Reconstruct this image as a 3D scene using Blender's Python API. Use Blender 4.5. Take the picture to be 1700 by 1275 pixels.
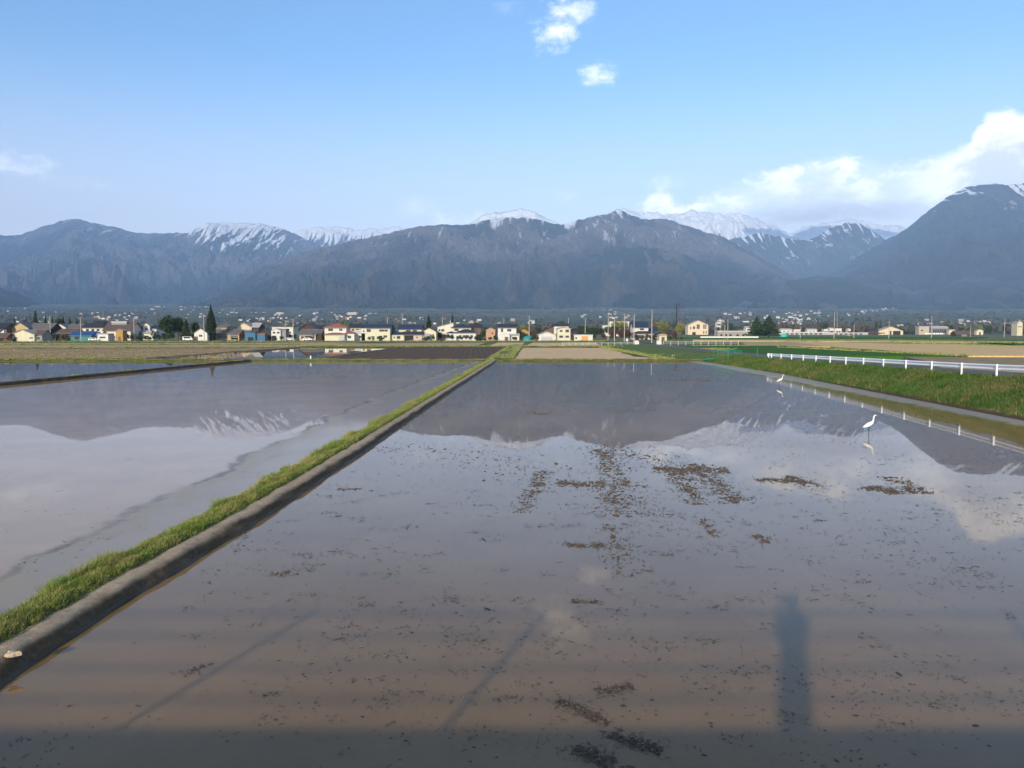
import bpy, bmesh, math, random
import numpy as np
from mathutils import Vector, Matrix
R = math.radians
random.seed(7); rng = np.random.default_rng(7)
sc = bpy.context.scene
for o in list(bpy.data.objects): bpy.data.objects.remove(o)

# ------------------------------------------------------------------ camera, sky, sun, exposure
CH, PITCH, FPX = 4.5, R(3.95), 1280.0
cam_d = bpy.data.cameras.new('camera'); cam = bpy.data.objects.new('camera', cam_d)
sc.collection.objects.link(cam); sc.camera = cam
cam.location = (0, 0, CH); cam.rotation_euler = (math.pi/2 - PITCH, 0, 0)
cam_d.sensor_width = 36; cam_d.lens = 36*FPX/1700; cam_d.clip_start = .05; cam_d.clip_end = 60000
SUN_EL, SUN_AZ = R(18.3), R(19.6)            # the light travels 19.6 deg to the right of straight ahead
sun_d = bpy.data.lights.new('sun', 'SUN'); sun = bpy.data.objects.new('sun', sun_d); sc.collection.objects.link(sun)
sun_d.energy = 2.95; sun_d.angle = R(.8); sun_d.color = (1, .87, .70)
ld = Vector((math.sin(SUN_AZ)*math.cos(SUN_EL), math.cos(SUN_AZ)*math.cos(SUN_EL), -math.sin(SUN_EL)))
sun.rotation_euler = ld.to_track_quat('-Z', 'Y').to_euler()
sc.view_settings.view_transform = 'Standard'; sc.view_settings.look = 'None'
sc.view_settings.exposure = 0.60; sc.view_settings.gamma = 1; sc.view_settings.use_curve_mapping = False
sc.render.engine = 'CYCLES'
cy = sc.cycles
cy.use_denoising = True; cy.max_bounces = 6; cy.diffuse_bounces = 2; cy.glossy_bounces = 3; cy.transmission_bounces = 2
cy.volume_bounces = 1; cy.transparent_max_bounces = 4; cy.caustics_reflective = False; cy.caustics_refractive = False

def ray(px, py):
    dx = (px-850)/FPX; dy = (637.5-py)/FPX
    return Vector((dx, math.cos(PITCH)+dy*math.sin(PITCH), -math.sin(PITCH)+dy*math.cos(PITCH)))
def G(px, py, z=0.0):                          # where a sight line meets level ground
    d = ray(px, py); t = (z-CH)/d.z
    return Vector((d.x*t, d.y*t, z))
def P(px, py, Y):                              # where it reaches distance Y
    d = ray(px, py); t = Y/d.y
    return Vector((d.x*t, Y, CH+d.z*t))

class NT:
    """tiny node-tree helper"""
    def __init__(s, tree): s.t = tree; s.n = tree.nodes; s.l = tree.links; s.n.clear()
    def node(s, typ, **kw):
        nd = s.n.new(typ)
        for k, v in kw.items(): setattr(nd, k, v)
        return nd
    def put(s, sock, v):
        if hasattr(v, 'is_output') or isinstance(v, bpy.types.NodeSocket): s.l.new(v, sock)
        elif v is not None:
            if isinstance(v, (tuple, list)) and len(v) == 3 and sock.type == 'RGBA': v = (*v, 1)
            sock.default_value = v
    def m(s, op, a, b=None, c=None, clamp=False):
        nd = s.node('ShaderNodeMath', operation=op, use_clamp=clamp)
        for i, v in enumerate((a, b, c)):
            if v is not None: s.put(nd.inputs[i], v)
        return nd.outputs[0]
    def mix(s, f, a, b, blend='MIX'):
        nd = s.node('ShaderNodeMix', data_type='RGBA', blend_type=blend)
        s.put(nd.inputs[0], f); s.put(nd.inputs[6], a); s.put(nd.inputs[7], b); return nd.outputs[2]
    def noise(s, vec, scale, detail=4, rough=.55, dim='3D', dist=0):
        nd = s.node('ShaderNodeTexNoise', noise_dimensions=dim)
        s.put(nd.inputs['Vector'], vec); nd.inputs['Scale'].default_value = scale
        nd.inputs['Detail'].default_value = detail; nd.inputs['Roughness'].default_value = rough; nd.inputs['Distortion'].default_value = dist
        return nd.outputs[0]
    def ss(s, v, a, b, lo=0., hi=1.):
        nd = s.node('ShaderNodeMapRange', interpolation_type='SMOOTHSTEP')
        for i, x in enumerate((v, a, b, lo, hi)): s.put(nd.inputs[i], x)
        return nd.outputs[0]
    def sep(s, v):
        nd = s.node('ShaderNodeSeparateXYZ'); s.put(nd.inputs[0], v); return nd.outputs
    def comb(s, x, y, z):
        nd = s.node('ShaderNodeCombineXYZ')
        for i, v in enumerate((x, y, z)): s.put(nd.inputs[i], v)
        return nd.outputs[0]
    def vmul(s, v, k):
        nd = s.node('ShaderNodeVectorMath', operation='MULTIPLY'); s.put(nd.inputs[0], v); nd.inputs[1].default_value = k; return nd.outputs[0]

def build_world():
    w = bpy.data.worlds.new('World'); sc.world = w; w.use_nodes = True
    n = NT(w.node_tree)
    sky = n.node('ShaderNodeTexSky', sky_type='NISHITA'); sky.sun_disc = False
    sky.sun_elevation = SUN_EL; sky.sun_rotation = math.pi + SUN_AZ
    sky.air_density = 1.0; sky.dust_density = .7; sky.ozone_density = 2.2; sky.altitude = 500
    tc = n.node('ShaderNodeTexCoord'); x, y, z = n.sep(tc.outputs['Generated'])
    az = n.m('ARCTAN2', x, y); el = n.m('ARCSINE', z)
    co = n.comb(az, n.m('MULTIPLY', el, 1.6), 0.)
    n1 = n.noise(co, 9, 7, .62); n2 = n.noise(co, 34, 8, .68); n3 = n.noise(co, 4, 3, .5)
    nz = n.m('SUBTRACT', n.m('ADD', n.m('MULTIPLY', n1, .55), n.m('MULTIPLY', n2, .45)), .5)
    dens = None
    def ang(px, py):
        d = ray(px, py).normalized(); return math.atan2(d.x, d.y), math.asin(d.z)
    # the cloud bank over the range: its top edge as a curve of azimuth
    pts = [(1010, 385), (1060, 345), (1100, 318), (1135, 335), (1160, 322), (1220, 300), (1300, 276), (1390, 256), (1450, 262), (1500, 268),
           (1560, 262), (1600, 246), (1632, 196), (1665, 178), (1720, 186), (1800, 215), (1900, 260), (2050, 330)]
    A0, A1, E1 = -.2, .8, .35
    fc = n.node('ShaderNodeFloatCurve'); cm = fc.mapping; c = cm.curves[0]
    P_ = [((ang(px, py)[0]-A0)/(A1-A0), ang(px, py)[1]/E1) for px, py in pts]
    P_ = [(0, 0)] + P_ + [(1, .0)]
    c.points[0].location = P_[0]; c.points[1].location = P_[-1]
    for q in P_[1:-1]: c.points.new(*q)
    for q in c.points: q.handle_type = 'AUTO_CLAMPED'
    cm.update()
    n.put(fc.inputs['Value'], n.m('DIVIDE', n.m('SUBTRACT', az, A0), A1-A0, clamp=True))
    top = n.m('MULTIPLY', fc.outputs[0], E1)
    gap = n.m('ADD', n.m('SUBTRACT', top, el), n.m('MULTIPLY', nz, .075))     # > 0 inside the bank
    bank = n.ss(gap, -.004, .012)
    present = n.ss(top, .09, .13)
    thin = n.ss(n3, .38, .62, .55, 1.)
    edge_ = n.m('MAXIMUM', n.ss(gap, .03, .06), n.ss(az, .42, .52))
    broken = n.m('MAXIMUM', n.ss(n.noise(co, 17, 6, .62), .42, .60, .25, 1.), edge_)
    bank = n.m('MULTIPLY', n.m('MULTIPLY', bank, present), n.m('MULTIPLY', broken, .93))
    shade = n.ss(n.m('ADD', gap, n.m('MULTIPLY', nz, .22)), .010, .062)       # sunlit top, grey base
    ccol = n.mix(shade, (1.04, 1.01, .97), (.60, .62, .66))
    # small puffs and wisps
    blobs = [(918, 45, 44, 44, 1.2), (955, 22, 32, 22, .8), (992, 120, 38, 22, 1.1), (1100, 302, 34, 14, .75), (765, 362, 70, 20, 1.1),
             (935, 325, 30, 14, .7), (30, 276, 80, 26, .8), (845, 12, 40, 14, .35), (700, 345, 60, 20, .3), (100, 300, 60, 12, .35)]
    puff = None
    for px, py, rx, ry, wt in blobs:
        a, e = ang(px, py); ax, ex = n.m('DIVIDE', n.m('SUBTRACT', az, a), rx/FPX), n.m('DIVIDE', n.m('SUBTRACT', el, e), ry/FPX)
        q = n.m('SUBTRACT', 1., n.m('ADD', n.m('MULTIPLY', ax, ax), n.m('MULTIPLY', ex, ex)))
        q = n.m('MULTIPLY', n.ss(n.m('ADD', q, n.m('MULTIPLY', nz, 9.)), .0, 2.5), wt)
        q = n.m('MULTIPLY', q, n.ss(n.m('ADD', n.m('MULTIPLY', ax, ax), n.m('MULTIPLY', ex, ex)), 3.5, 1.2))
        puff = q if puff is None else n.m('MAXIMUM', puff, q)
    # scattered fair-weather cloud behind the camera, unseen; cover raised to brighten the shade
    back = n.m('MULTIPLY', n.ss(n.noise(tc.outputs['Generated'], 3.2, 7, .6), .50, .62), n.ss(y, -.05, -.4))
    skyc = n.mix(1., sky.outputs[0], SKYMUL, 'MULTIPLY')
    # low haze veil near the horizon
    veil = n.ss(el, .34, .03, 0., .92)
    skyc = n.mix(veil, skyc, tuple(v*CLOUDB for v in (.615, .565, .575)))
    sc_ = lambda col: n.mix(1., col, (CLOUDB,)*3, 'MULTIPLY')
    cloudcol = sc_(ccol)
    out = n.mix(bank, skyc, cloudcol)
    out = n.mix(puff, out, (CLOUDB*.95, CLOUDB*.96, CLOUDB))
    out = n.mix(n.m('MULTIPLY', back, .85), out, (CLOUDB*.95, CLOUDB*.86, CLOUDB*.74))
    bg = n.node('ShaderNodeBackground'); n.put(bg.inputs[0], out); bg.inputs[1].default_value = SKYS
    wo = n.node('ShaderNodeOutputWorld'); n.l.new(bg.outputs[0], wo.inputs[0])
SKYS = .15; CLOUDB = 7.3; SKYMUL = (.70, .88, .98)
build_world()

# ------------------------------------------------------------------ materials
MATS = {}
def mat(name, fn=None):
    if name in MATS: return MATS[name]
    m_ = bpy.data.materials.new(name); m_.use_nodes = True; MATS[name] = m_
    n = NT(m_.node_tree); bs = n.node('ShaderNodeBsdfPrincipled'); o = n.node('ShaderNodeOutputMaterial'); n.l.new(bs.outputs[0], o.inputs[0])
    geo = n.node('ShaderNodeNewGeometry'); pos = geo.outputs['Position']
    fn(n, bs, pos, geo); return m_
def bump(n, bs, h, strength=.5, dist=.02):
    b = n.node('ShaderNodeBump'); b.inputs['Strength'].default_value = strength; b.inputs['Distance'].default_value = dist
    n.put(b.inputs['Height'], h); n.l.new(b.outputs[0], bs.inputs['Normal'])
def rough_mat(name, a, b, scale=1., rough=.9, spec=.2, bmp=None, stretch=None):
    """two-tone noisy matt surface"""
    def f(n, bs, pos, geo):
        v = n.vmul(pos, stretch) if stretch else pos
        k = n.noise(v, scale, 6, .6); k2 = n.noise(v, scale*.13, 3, .5)
        c = n.mix(n.ss(k, .3, .7), a, b)
        c = n.mix(n.ss(k2, .3, .7, 0., .35), c, tuple(x*.7 for x in a))
        n.put(bs.inputs['Base Color'], c); bs.inputs['Roughness'].default_value = rough; bs.inputs['Specular IOR Level'].default_value = spec
        if bmp: bump(n, bs, k, .6, bmp)
    return mat(name, f)
def paint(name, col, rough=.6, spec=.3, dirt=.15, scale=2.):
    def f(n, bs, pos, geo):
        k = n.noise(pos, scale, 5, .65)
        n.put(bs.inputs['Base Color'], n.mix(n.ss(k, .35, .75, 0., dirt), col, tuple(x*.55 for x in col)))
        bs.inputs['Roughness'].default_value = rough; bs.inputs['Specular IOR Level'].default_value = spec
    return mat(name, f)

# ------------------------------------------------------------------ mesh helpers
col = sc.collection
def tag(o, label=None, cat=None, group=None, kind=None):
    if label: o['label'] = label
    if cat: o['category'] = cat
    if group: o['group'] = group
    if kind: o['kind'] = kind
    return o
def link(name, me, parent=None, loc=None):
    o = bpy.data.objects.new(name, me); col.objects.link(o)
    if parent: o.parent = parent
    if loc is not None: o.location = loc
    return o
def empty(name, loc=(0, 0, 0), rz=0):
    o = bpy.data.objects.new(name, None); col.objects.link(o); o.location = loc; o.rotation_euler = (0, 0, rz); o.empty_display_size = .3; return o
class MB:
    def __init__(s): s.v = []; s.f = []
    def add(s, vs, fs):
        k = len(s.v); s.v += [tuple(p) for p in vs]; s.f += [tuple(i+k for i in f) for f in fs]; return s
    def box(s, x0, x1, y0, y1, z0, z1):
        return s.add([(x0, y0, z0), (x1, y0, z0), (x1, y1, z0), (x0, y1, z0), (x0, y0, z1), (x1, y0, z1), (x1, y1, z1), (x0, y1, z1)],
                     [(0, 3, 2, 1), (4, 5, 6, 7), (0, 1, 5, 4), (1, 2, 6, 5), (2, 3, 7, 6), (3, 0, 4, 7)])
    def prism(s, prof, axis, a, b):            # closed 2-D profile extruded along an axis ('x': prof is (y,z); 'y': prof is (x,z))
        n = len(prof); mk = (lambda p, t: (t, p[0], p[1])) if axis == 'x' else (lambda p, t: (p[0], t, p[1]))
        vs = [mk(p, a) for p in prof]+[mk(p, b) for p in prof]
        fs = [tuple(range(n)), tuple(range(2*n-1, n-1, -1))]+[(i, i+n, (i+1) % n+n, (i+1) % n) for i in range(n)]
        return s.add(vs, fs)
    def tube(s, pts, rad, n=8, cap=True):
        pts = [Vector(p) for p in pts]; rad = rad if isinstance(rad, (list, tuple)) else [rad]*len(pts)
        vs = []; ref = None
        for i, p in enumerate(pts):
            t = (pts[min(i+1, len(pts)-1)]-pts[max(i-1, 0)]).normalized()
            if ref is None: ref = t.orthogonal().normalized()
            ref = (ref-t*ref.dot(t)).normalized(); b = t.cross(ref)
            r = rad[i]; ra, rb = r if isinstance(r, tuple) else (r, r)
            for k in range(n):
                a = 2*math.pi*k/n; vs.append(p+ref*math.cos(a)*ra+b*math.sin(a)*rb)
        fs = [(i*n+k, i*n+(k+1) % n, (i+1)*n+(k+1) % n, (i+1)*n+k) for i in range(len(pts)-1) for k in range(n)]
        if cap: fs += [tuple(range(n-1, -1, -1)), tuple(range((len(pts)-1)*n, len(pts)*n))]
        return s.add(vs, fs)
    def mesh(s, name, m_, smooth=False):
        me = bpy.data.meshes.new(name); me.from_pydata(s.v, [], s.f); me.materials.append(m_)
        bm = bmesh.new(); bm.from_mesh(me); bmesh.ops.recalc_face_normals(bm, faces=bm.faces); bm.to_mesh(me); bm.free()
        if smooth: me.polygons.foreach_set('use_smooth', [True]*len(me.polygons))
        return me
    def build(s, name, m_, parent=None, loc=None, smooth=False): return link(name, s.mesh(name, m_, smooth), parent, loc)
def np_mesh(name, V, F, m_, smooth=False, attrs=None):
    """V (n,3), F (k,3|4) index array"""
    me = bpy.data.meshes.new(name); V = np.asarray(V, np.float32); F = np.asarray(F, np.int32); k = F.shape[1]
    me.vertices.add(len(V)); me.vertices.foreach_set('co', V.ravel())
    me.loops.add(F.size); me.loops.foreach_set('vertex_index', F.ravel())
    me.polygons.add(len(F)); me.polygons.foreach_set('loop_start', np.arange(0, F.size, k, dtype=np.int32)); me.polygons.foreach_set('loop_total', np.full(len(F), k, np.int32))
    if attrs:
        for a, val in attrs.items():
            at = me.attributes.new(a, 'FLOAT', 'POINT'); at.data.foreach_set('value', np.asarray(val, np.float32))
    me.update(calc_edges=True); me.materials.append(m_)
    if smooth: me.polygons.foreach_set('use_smooth', np.ones(len(F), bool))
    return me
def grid_faces(nu, nv):
    i = np.arange(nu-1)[:, None]*nv+np.arange(nv-1)[None, :]; i = i.ravel()
    return np.stack([i, i+nv, i+nv+1, i+1], 1)

# vectorised gradient noise
_perm = rng.permutation(256); _perm = np.concatenate([_perm, _perm]); _ga = rng.uniform(0, 2*np.pi, 256); _gx, _gy = np.cos(_ga), np.sin(_ga)
def pnoise(x, y):
    x = np.asarray(x, float); y = np.asarray(y, float)
    xi = np.floor(x).astype(int); yi = np.floor(y).astype(int); xf = x-xi; yf = y-yi
    u = xf*xf*xf*(xf*(xf*6-15)+10); v = yf*yf*yf*(yf*(yf*6-15)+10)
    def g(ix, iy, dx, dy):
        h = _perm[(_perm[ix & 255]+iy) & 255]; return _gx[h]*dx+_gy[h]*dy
    a = g(xi, yi, xf, yf); b = g(xi+1, yi, xf-1, yf); c = g(xi, yi+1, xf, yf-1); d = g(xi+1, yi+1, xf-1, yf-1)
    return ((a*(1-u)+b*u)*(1-v)+(c*(1-u)+d*u)*v)*1.5
def fbm(x, y, o=5, g=.5):
    t = 0; a = 1; 
    for i in range(o): t = t+a*pnoise(x*2**i+i*17.3, y*2**i-i*9.1); a *= g
    return t
def ridged(x, y, o=5, g=.55):
    t = 0; a = 1; w = 1; s = 0
    for i in range(o):
        n_ = (1-np.abs(pnoise(x*2**i+i*31.7, y*2**i+i*5.3)))**2; t = t+a*n_*w; w = np.clip(n_*1.2, 0, 1); s += a; a *= g
    return t/s
# ------------------------------------------------------------------ mountains
def slope_mat(name, low, high, snowline, snowsoft, snowamp, tree_hi, low2, patchy=.6):
    """forest colours change with altitude; snow fills the gullies above a line"""
    def f(n, bs, pos, geo):
        x, y, z = n.sep(pos)
        ga = n.node('ShaderNodeAttribute', attribute_name='gully').outputs['Fac']
        k1 = n.noise(pos, .0016, 6, .6); k2 = n.noise(pos, .009, 6, .7); k3 = n.noise(pos, .04, 4, .7)
        c = n.mix(n.ss(n.m('ADD', k1, n.m('MULTIPLY', k2, .5)), .62, .88), low, low2)
        hz = n.m('ADD', z, n.m('MULTIPLY', n.m('SUBTRACT', k1, .5), 700.))
        c = n.mix(n.ss(hz, tree_hi-200, tree_hi+200), c, high)
        c = n.mix(n.ss(k3, .35, .75, 0., .6), c, tuple(v*.4 for v in low))
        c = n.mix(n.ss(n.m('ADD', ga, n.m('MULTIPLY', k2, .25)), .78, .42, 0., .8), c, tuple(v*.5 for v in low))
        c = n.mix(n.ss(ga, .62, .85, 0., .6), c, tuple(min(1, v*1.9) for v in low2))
        # pale landslip scars
        sv = n.comb(n.m('MULTIPLY', x, .011), n.m('MULTIPLY', y, .002), n.m('MULTIPLY', z, .0035))
        scar = n.m('MULTIPLY', n.ss(n.noise(sv, 1.0, 3, .6), .735, .77), n.ss(ga, .45, .25))
        c = n.mix(n.m('MULTIPLY', scar, .75), c, (.5, .47, .42))
        rr = n.noise(n.vmul(pos, (1., .3, .35)), .012, 7, .72)
        st_ = n.node('ShaderNodeAttribute', attribute_name='streak').outputs['Fac']; sl = n.node('ShaderNodeAttribute', attribute_name='snowline').outputs['Fac']
        sn = n.m('SUBTRACT', z, sl); sn = n.m('ADD', sn, n.m('MULTIPLY', n.m('SUBTRACT', .5, ga), snowamp*.5)); sn = n.m('ADD', sn, n.m('MULTIPLY', n.m('SUBTRACT', st_, .5), snowamp*1.3))
        sn = n.m('ADD', sn, n.m('MULTIPLY', n.m('SUBTRACT', rr, .5), snowamp*.5))
        s_ = n.ss(sn, -snowsoft, snowsoft)
        pt = n.m('MULTIPLY', n.ss(n.noise(n.comb(n.m('MULTIPLY', x, .020), n.m('MULTIPLY', y, .0015), n.m('MULTIPLY', z, .0045)), 1., 3, .6), .57, .65), n.ss(n.m('SUBTRACT', z, sl), -800., -300.)); pt = n.m('MULTIPLY', pt, n.ss(n.noise(n.comb(n.m('MULTIPLY', x, .0042), n.m('MULTIPLY', y, .001), n.m('MULTIPLY', z, .0028)), 1., 4, .6), .48, .58))
        s_ = n.m('MAXIMUM', s_, n.m('MULTIPLY', pt, patchy))
        n.put(bs.inputs['Base Color'], n.mix(s_, c, (.90, .91, .93))); bs.inputs['Roughness'].default_value = .95; bs.inputs['Specular IOR Level'].default_value = .1
        bump(n, bs, n.m('ADD', n.noise(pos, .0045, 7, .68), n.m('MULTIPLY', k3, .12)), 1., 170)
    return mat(name, f)

def mountain(name, label, pts, Yr, Yt, zt, m_, nx=700, ny=130, amp=.20, spur=420., jit=6., seed=0., skew=0., back=.25, snow=None):
    """a range from its toe (Yt) up to its crest (Yr) and down its far side; pts give the crest's bearing and height"""
    px = np.array([p[0] for p in pts], float); py = np.array([p[1] for p in pts], float)
    X = np.linspace(px[0], px[-1], nx)
    # smooth interpolation
    yy = np.interp(X, px, py); ker = np.hanning(9); ker /= ker.sum(); yy = np.convolve(np.pad(yy, 4, 'edge'), ker, 'valid')
    dirx = (X-850)/FPX
    zr = np.array([P(a, b, Yr).z for a, b in zip(X, yy)])
    tt = np.concatenate([np.linspace(0, 1, ny), 1+back*np.linspace(.03, 1, 26)])
    T, XX = np.meshgrid(tt, dirx); ZR = np.repeat(zr[:, None], len(tt), 1)
    Y = Yt+(Yr-Yt)*T; Xw = XX*Yr*(.35+.65*np.clip(Y/Yr, 0, 1.4)) if skew else XX*Y
    rise = np.clip(T, 0, 1)**1.25
    base = zt+(ZR-zt)*rise
    base = np.where(T > 1, ZR-(T-1)/back*np.maximum(ZR-zt, 50)*.8, base)
    wx = Xw+260*fbm(Xw/1700+seed, Y/1700, 3); 
    s1 = ridged(wx/(spur*3.2)+seed*3.1, Y/(spur*7)+seed, 4); sp = .62*s1+.38*ridged(wx/(spur*.8)+seed*1.7, Y/(spur*2.6)+seed*2, 5)            # spurs that run downhill
    det = fbm(Xw/170+seed, Y/220, 5, .6)
    win = np.clip(T/.12, 0, 1)*np.where(T < 1, np.clip(1-T, 0, 1)**.62+.02, .04)
    relief = np.maximum(ZR-zt, 60)
    z = base+win*relief*amp*(sp-.55)*3.1+win*relief*.045*det
    crest = 1.8*jit*fbm(Xw/110+seed*2, Y*0+3.3, 5, .6)
    z = z+crest*np.exp(-((T-1)/.05)**2)
    gully = np.clip(.3*sp+.7*s1, 0, 1)
    V = np.stack([Xw, Y, z], -1).reshape(-1, 3)
    sl = np.full(nx, 9000.) if snow is None else np.array([P(a, np.interp(a, [s[0] for s in snow], [s[1] for s in snow]), Yr).z for a in X])
    strk = 1-ridged(Xw/115+.30*fbm(Xw/500, Y/900, 3)+seed, Y/3500, 3)
    me = np_mesh(name, V, grid_faces(nx, len(tt)), m_, True, {'gully': gully.ravel(), 'streak': strk.ravel(), 'snowline': np.repeat(sl, len(tt))})
    o = link(name, me); tag(o, label, kind='structure'); return o

def fan_z(Y, X=0):
    t = np.clip((Y-900)/4600, 0, 1.3); return 172*t**1.25
brown = (.20, .168, .158); green = (.014, .034, .024); dgreen = (.016, .032, .026)
M_cent = slope_mat('mountain_forest', green, brown, 0, 60, 420, 620, (.06, .055, .048))
M_left = slope_mat('mountain_far_forest', green, (.15, .14, .14), 0, 40, 520, 560, (.07, .06, .055))
M_snow = slope_mat('mountain_snowfield', (.10, .10, .11), (.10, .10, .12), 0, 50, 420, 900, (.09, .09, .1))
M_white = slope_mat('mountain_full_snow', (.1, .1, .11), (.1, .1, .12), 0, 60, 380, 900, (.09, .09, .1))
M_dark = slope_mat('mountain_dark_forest', dgreen, (.055, .055, .06), 0, 35, 700, 900, (.045, .045, .04), .95)
M_foot = slope_mat('foothill_forest', (.009, .028, .020), (.020, .036, .028), 9000, 50, 10, 520, (.032, .040, .030))

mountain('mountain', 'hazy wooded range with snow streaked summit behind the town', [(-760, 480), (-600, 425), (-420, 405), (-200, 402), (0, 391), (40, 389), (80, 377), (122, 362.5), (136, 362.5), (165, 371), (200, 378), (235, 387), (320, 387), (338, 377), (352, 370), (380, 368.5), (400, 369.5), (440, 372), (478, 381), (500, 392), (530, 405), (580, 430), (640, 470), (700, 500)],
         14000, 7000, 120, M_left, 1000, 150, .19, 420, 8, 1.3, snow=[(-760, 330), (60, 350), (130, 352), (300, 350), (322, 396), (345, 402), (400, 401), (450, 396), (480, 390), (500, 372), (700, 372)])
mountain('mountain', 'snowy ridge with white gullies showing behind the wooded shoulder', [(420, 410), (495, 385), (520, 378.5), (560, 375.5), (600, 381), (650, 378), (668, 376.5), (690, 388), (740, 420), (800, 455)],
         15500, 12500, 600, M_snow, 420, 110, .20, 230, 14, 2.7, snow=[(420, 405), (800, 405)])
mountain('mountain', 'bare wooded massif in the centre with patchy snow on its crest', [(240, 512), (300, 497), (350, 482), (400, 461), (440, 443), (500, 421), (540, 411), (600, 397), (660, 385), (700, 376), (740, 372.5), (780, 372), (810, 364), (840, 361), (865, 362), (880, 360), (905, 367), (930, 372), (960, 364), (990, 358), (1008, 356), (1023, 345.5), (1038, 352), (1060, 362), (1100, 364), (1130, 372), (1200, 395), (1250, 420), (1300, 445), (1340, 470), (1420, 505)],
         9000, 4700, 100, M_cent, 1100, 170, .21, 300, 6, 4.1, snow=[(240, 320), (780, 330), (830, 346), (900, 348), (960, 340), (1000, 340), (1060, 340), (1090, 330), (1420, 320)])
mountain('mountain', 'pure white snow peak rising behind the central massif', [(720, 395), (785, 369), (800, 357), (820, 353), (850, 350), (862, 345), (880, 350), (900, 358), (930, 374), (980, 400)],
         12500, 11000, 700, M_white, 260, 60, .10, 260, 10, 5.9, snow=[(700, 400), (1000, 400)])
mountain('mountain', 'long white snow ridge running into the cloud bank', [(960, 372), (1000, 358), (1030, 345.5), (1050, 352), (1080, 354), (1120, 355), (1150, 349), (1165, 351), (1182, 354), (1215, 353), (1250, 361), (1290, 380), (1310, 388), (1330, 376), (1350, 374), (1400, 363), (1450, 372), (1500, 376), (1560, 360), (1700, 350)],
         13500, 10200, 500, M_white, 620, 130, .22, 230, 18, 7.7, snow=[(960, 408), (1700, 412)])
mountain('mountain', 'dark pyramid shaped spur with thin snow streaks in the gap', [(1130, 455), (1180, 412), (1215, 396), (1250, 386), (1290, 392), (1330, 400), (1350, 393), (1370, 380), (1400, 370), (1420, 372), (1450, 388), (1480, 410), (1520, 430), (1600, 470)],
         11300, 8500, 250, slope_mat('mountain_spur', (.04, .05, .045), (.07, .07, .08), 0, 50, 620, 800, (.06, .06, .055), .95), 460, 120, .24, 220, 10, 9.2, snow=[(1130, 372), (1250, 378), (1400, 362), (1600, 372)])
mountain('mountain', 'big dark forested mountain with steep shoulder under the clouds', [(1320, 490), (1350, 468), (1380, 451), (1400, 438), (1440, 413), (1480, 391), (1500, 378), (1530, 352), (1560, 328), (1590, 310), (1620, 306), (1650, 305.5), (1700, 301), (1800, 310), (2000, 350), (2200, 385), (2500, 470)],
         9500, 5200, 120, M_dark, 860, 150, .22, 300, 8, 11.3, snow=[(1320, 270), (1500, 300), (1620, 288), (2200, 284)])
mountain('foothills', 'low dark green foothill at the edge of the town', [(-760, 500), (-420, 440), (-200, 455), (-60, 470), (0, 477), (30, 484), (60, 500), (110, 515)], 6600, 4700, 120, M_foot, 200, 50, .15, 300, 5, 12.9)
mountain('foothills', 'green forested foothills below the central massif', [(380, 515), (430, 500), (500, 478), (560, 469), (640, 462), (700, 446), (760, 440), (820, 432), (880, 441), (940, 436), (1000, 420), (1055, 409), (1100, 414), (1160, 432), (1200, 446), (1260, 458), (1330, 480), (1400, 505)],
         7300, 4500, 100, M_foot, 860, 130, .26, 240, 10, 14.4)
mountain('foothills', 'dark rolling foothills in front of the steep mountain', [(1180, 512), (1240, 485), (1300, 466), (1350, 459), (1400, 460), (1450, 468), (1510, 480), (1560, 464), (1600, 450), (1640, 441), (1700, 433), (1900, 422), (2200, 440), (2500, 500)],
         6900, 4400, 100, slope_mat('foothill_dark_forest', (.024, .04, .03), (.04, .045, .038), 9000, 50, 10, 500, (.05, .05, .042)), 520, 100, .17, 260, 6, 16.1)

# the gentle valley slope between the plain and the mountains
def f_fan(n, bs, pos, geo):
    k = n.noise(n.vmul(pos, (1., .35, 1.)), .006, 5, .6); k2 = n.noise(n.vmul(pos, (1., .25, 1.)), .03, 5, .7)
    c = n.mix(n.ss(k, .40, .60), (.07, .085, .055), (.14, .125, .09)); c = n.mix(n.ss(k2, .45, .62), c, (.045, .06, .04))
    c = n.mix(n.ss(n.noise(pos, .0022, 3, .5), .5, .62, 0., .8), c, (.085, .11, .055))
    n.put(bs.inputs['Base Color'], c); bs.inputs['Roughness'].default_value = .95; bs.inputs['Specular IOR Level'].default_value = .1
M_fan = mat('valley_fields', f_fan)
ys = np.concatenate([np.linspace(700, 5500, 120), np.linspace(5600, 7500, 10)]); xs = np.linspace(-1.45, 1.45, 200)
XX, YY = np.meshgrid(xs, ys, indexing='ij'); Xw = XX*YY
Zf = fan_z(YY)+np.clip((YY-1200)/2000, 0, 1)*9*fbm(Xw/700, YY/900, 4)
Zf = np.where(YY < 900, -.6+(YY-700)*0+.0*YY, Zf); Zf = np.where(YY < 760, -.9, Zf)
tag(link('valley_slope', np_mesh('valley_slope', np.stack([Xw, YY, Zf], -1).reshape(-1, 3), grid_faces(200, len(ys)), M_fan, True)),
    'long gentle valley slope of fields and woods below the mountains', kind='structure')

# ------------------------------------------------------------------ haze
def build_haze():
    m_ = bpy.data.materials.new('haze'); m_.use_nodes = True; n = NT(m_.node_tree)
    o = n.node('ShaderNodeOutputMaterial'); v = n.node('ShaderNodeVolumePrincipled'); n.l.new(v.outputs[0], o.inputs['Volume'])
    v.inputs['Color'].default_value = (*HAZE_COL, 1); v.inputs['Density'].default_value = HAZE_D; v.inputs['Anisotropy'].default_value = -.34
    h = MB().box(-20500, 20500, -350, 17500, -2.2, 2600).build('haze', m_); h['kind'] = 'stuff'; h['label'] = 'pale blue air between the fields and the mountains'
HAZE_D = 4.9e-5; HAZE_COL = (.375, .605, 1.0)
build_haze()

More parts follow.
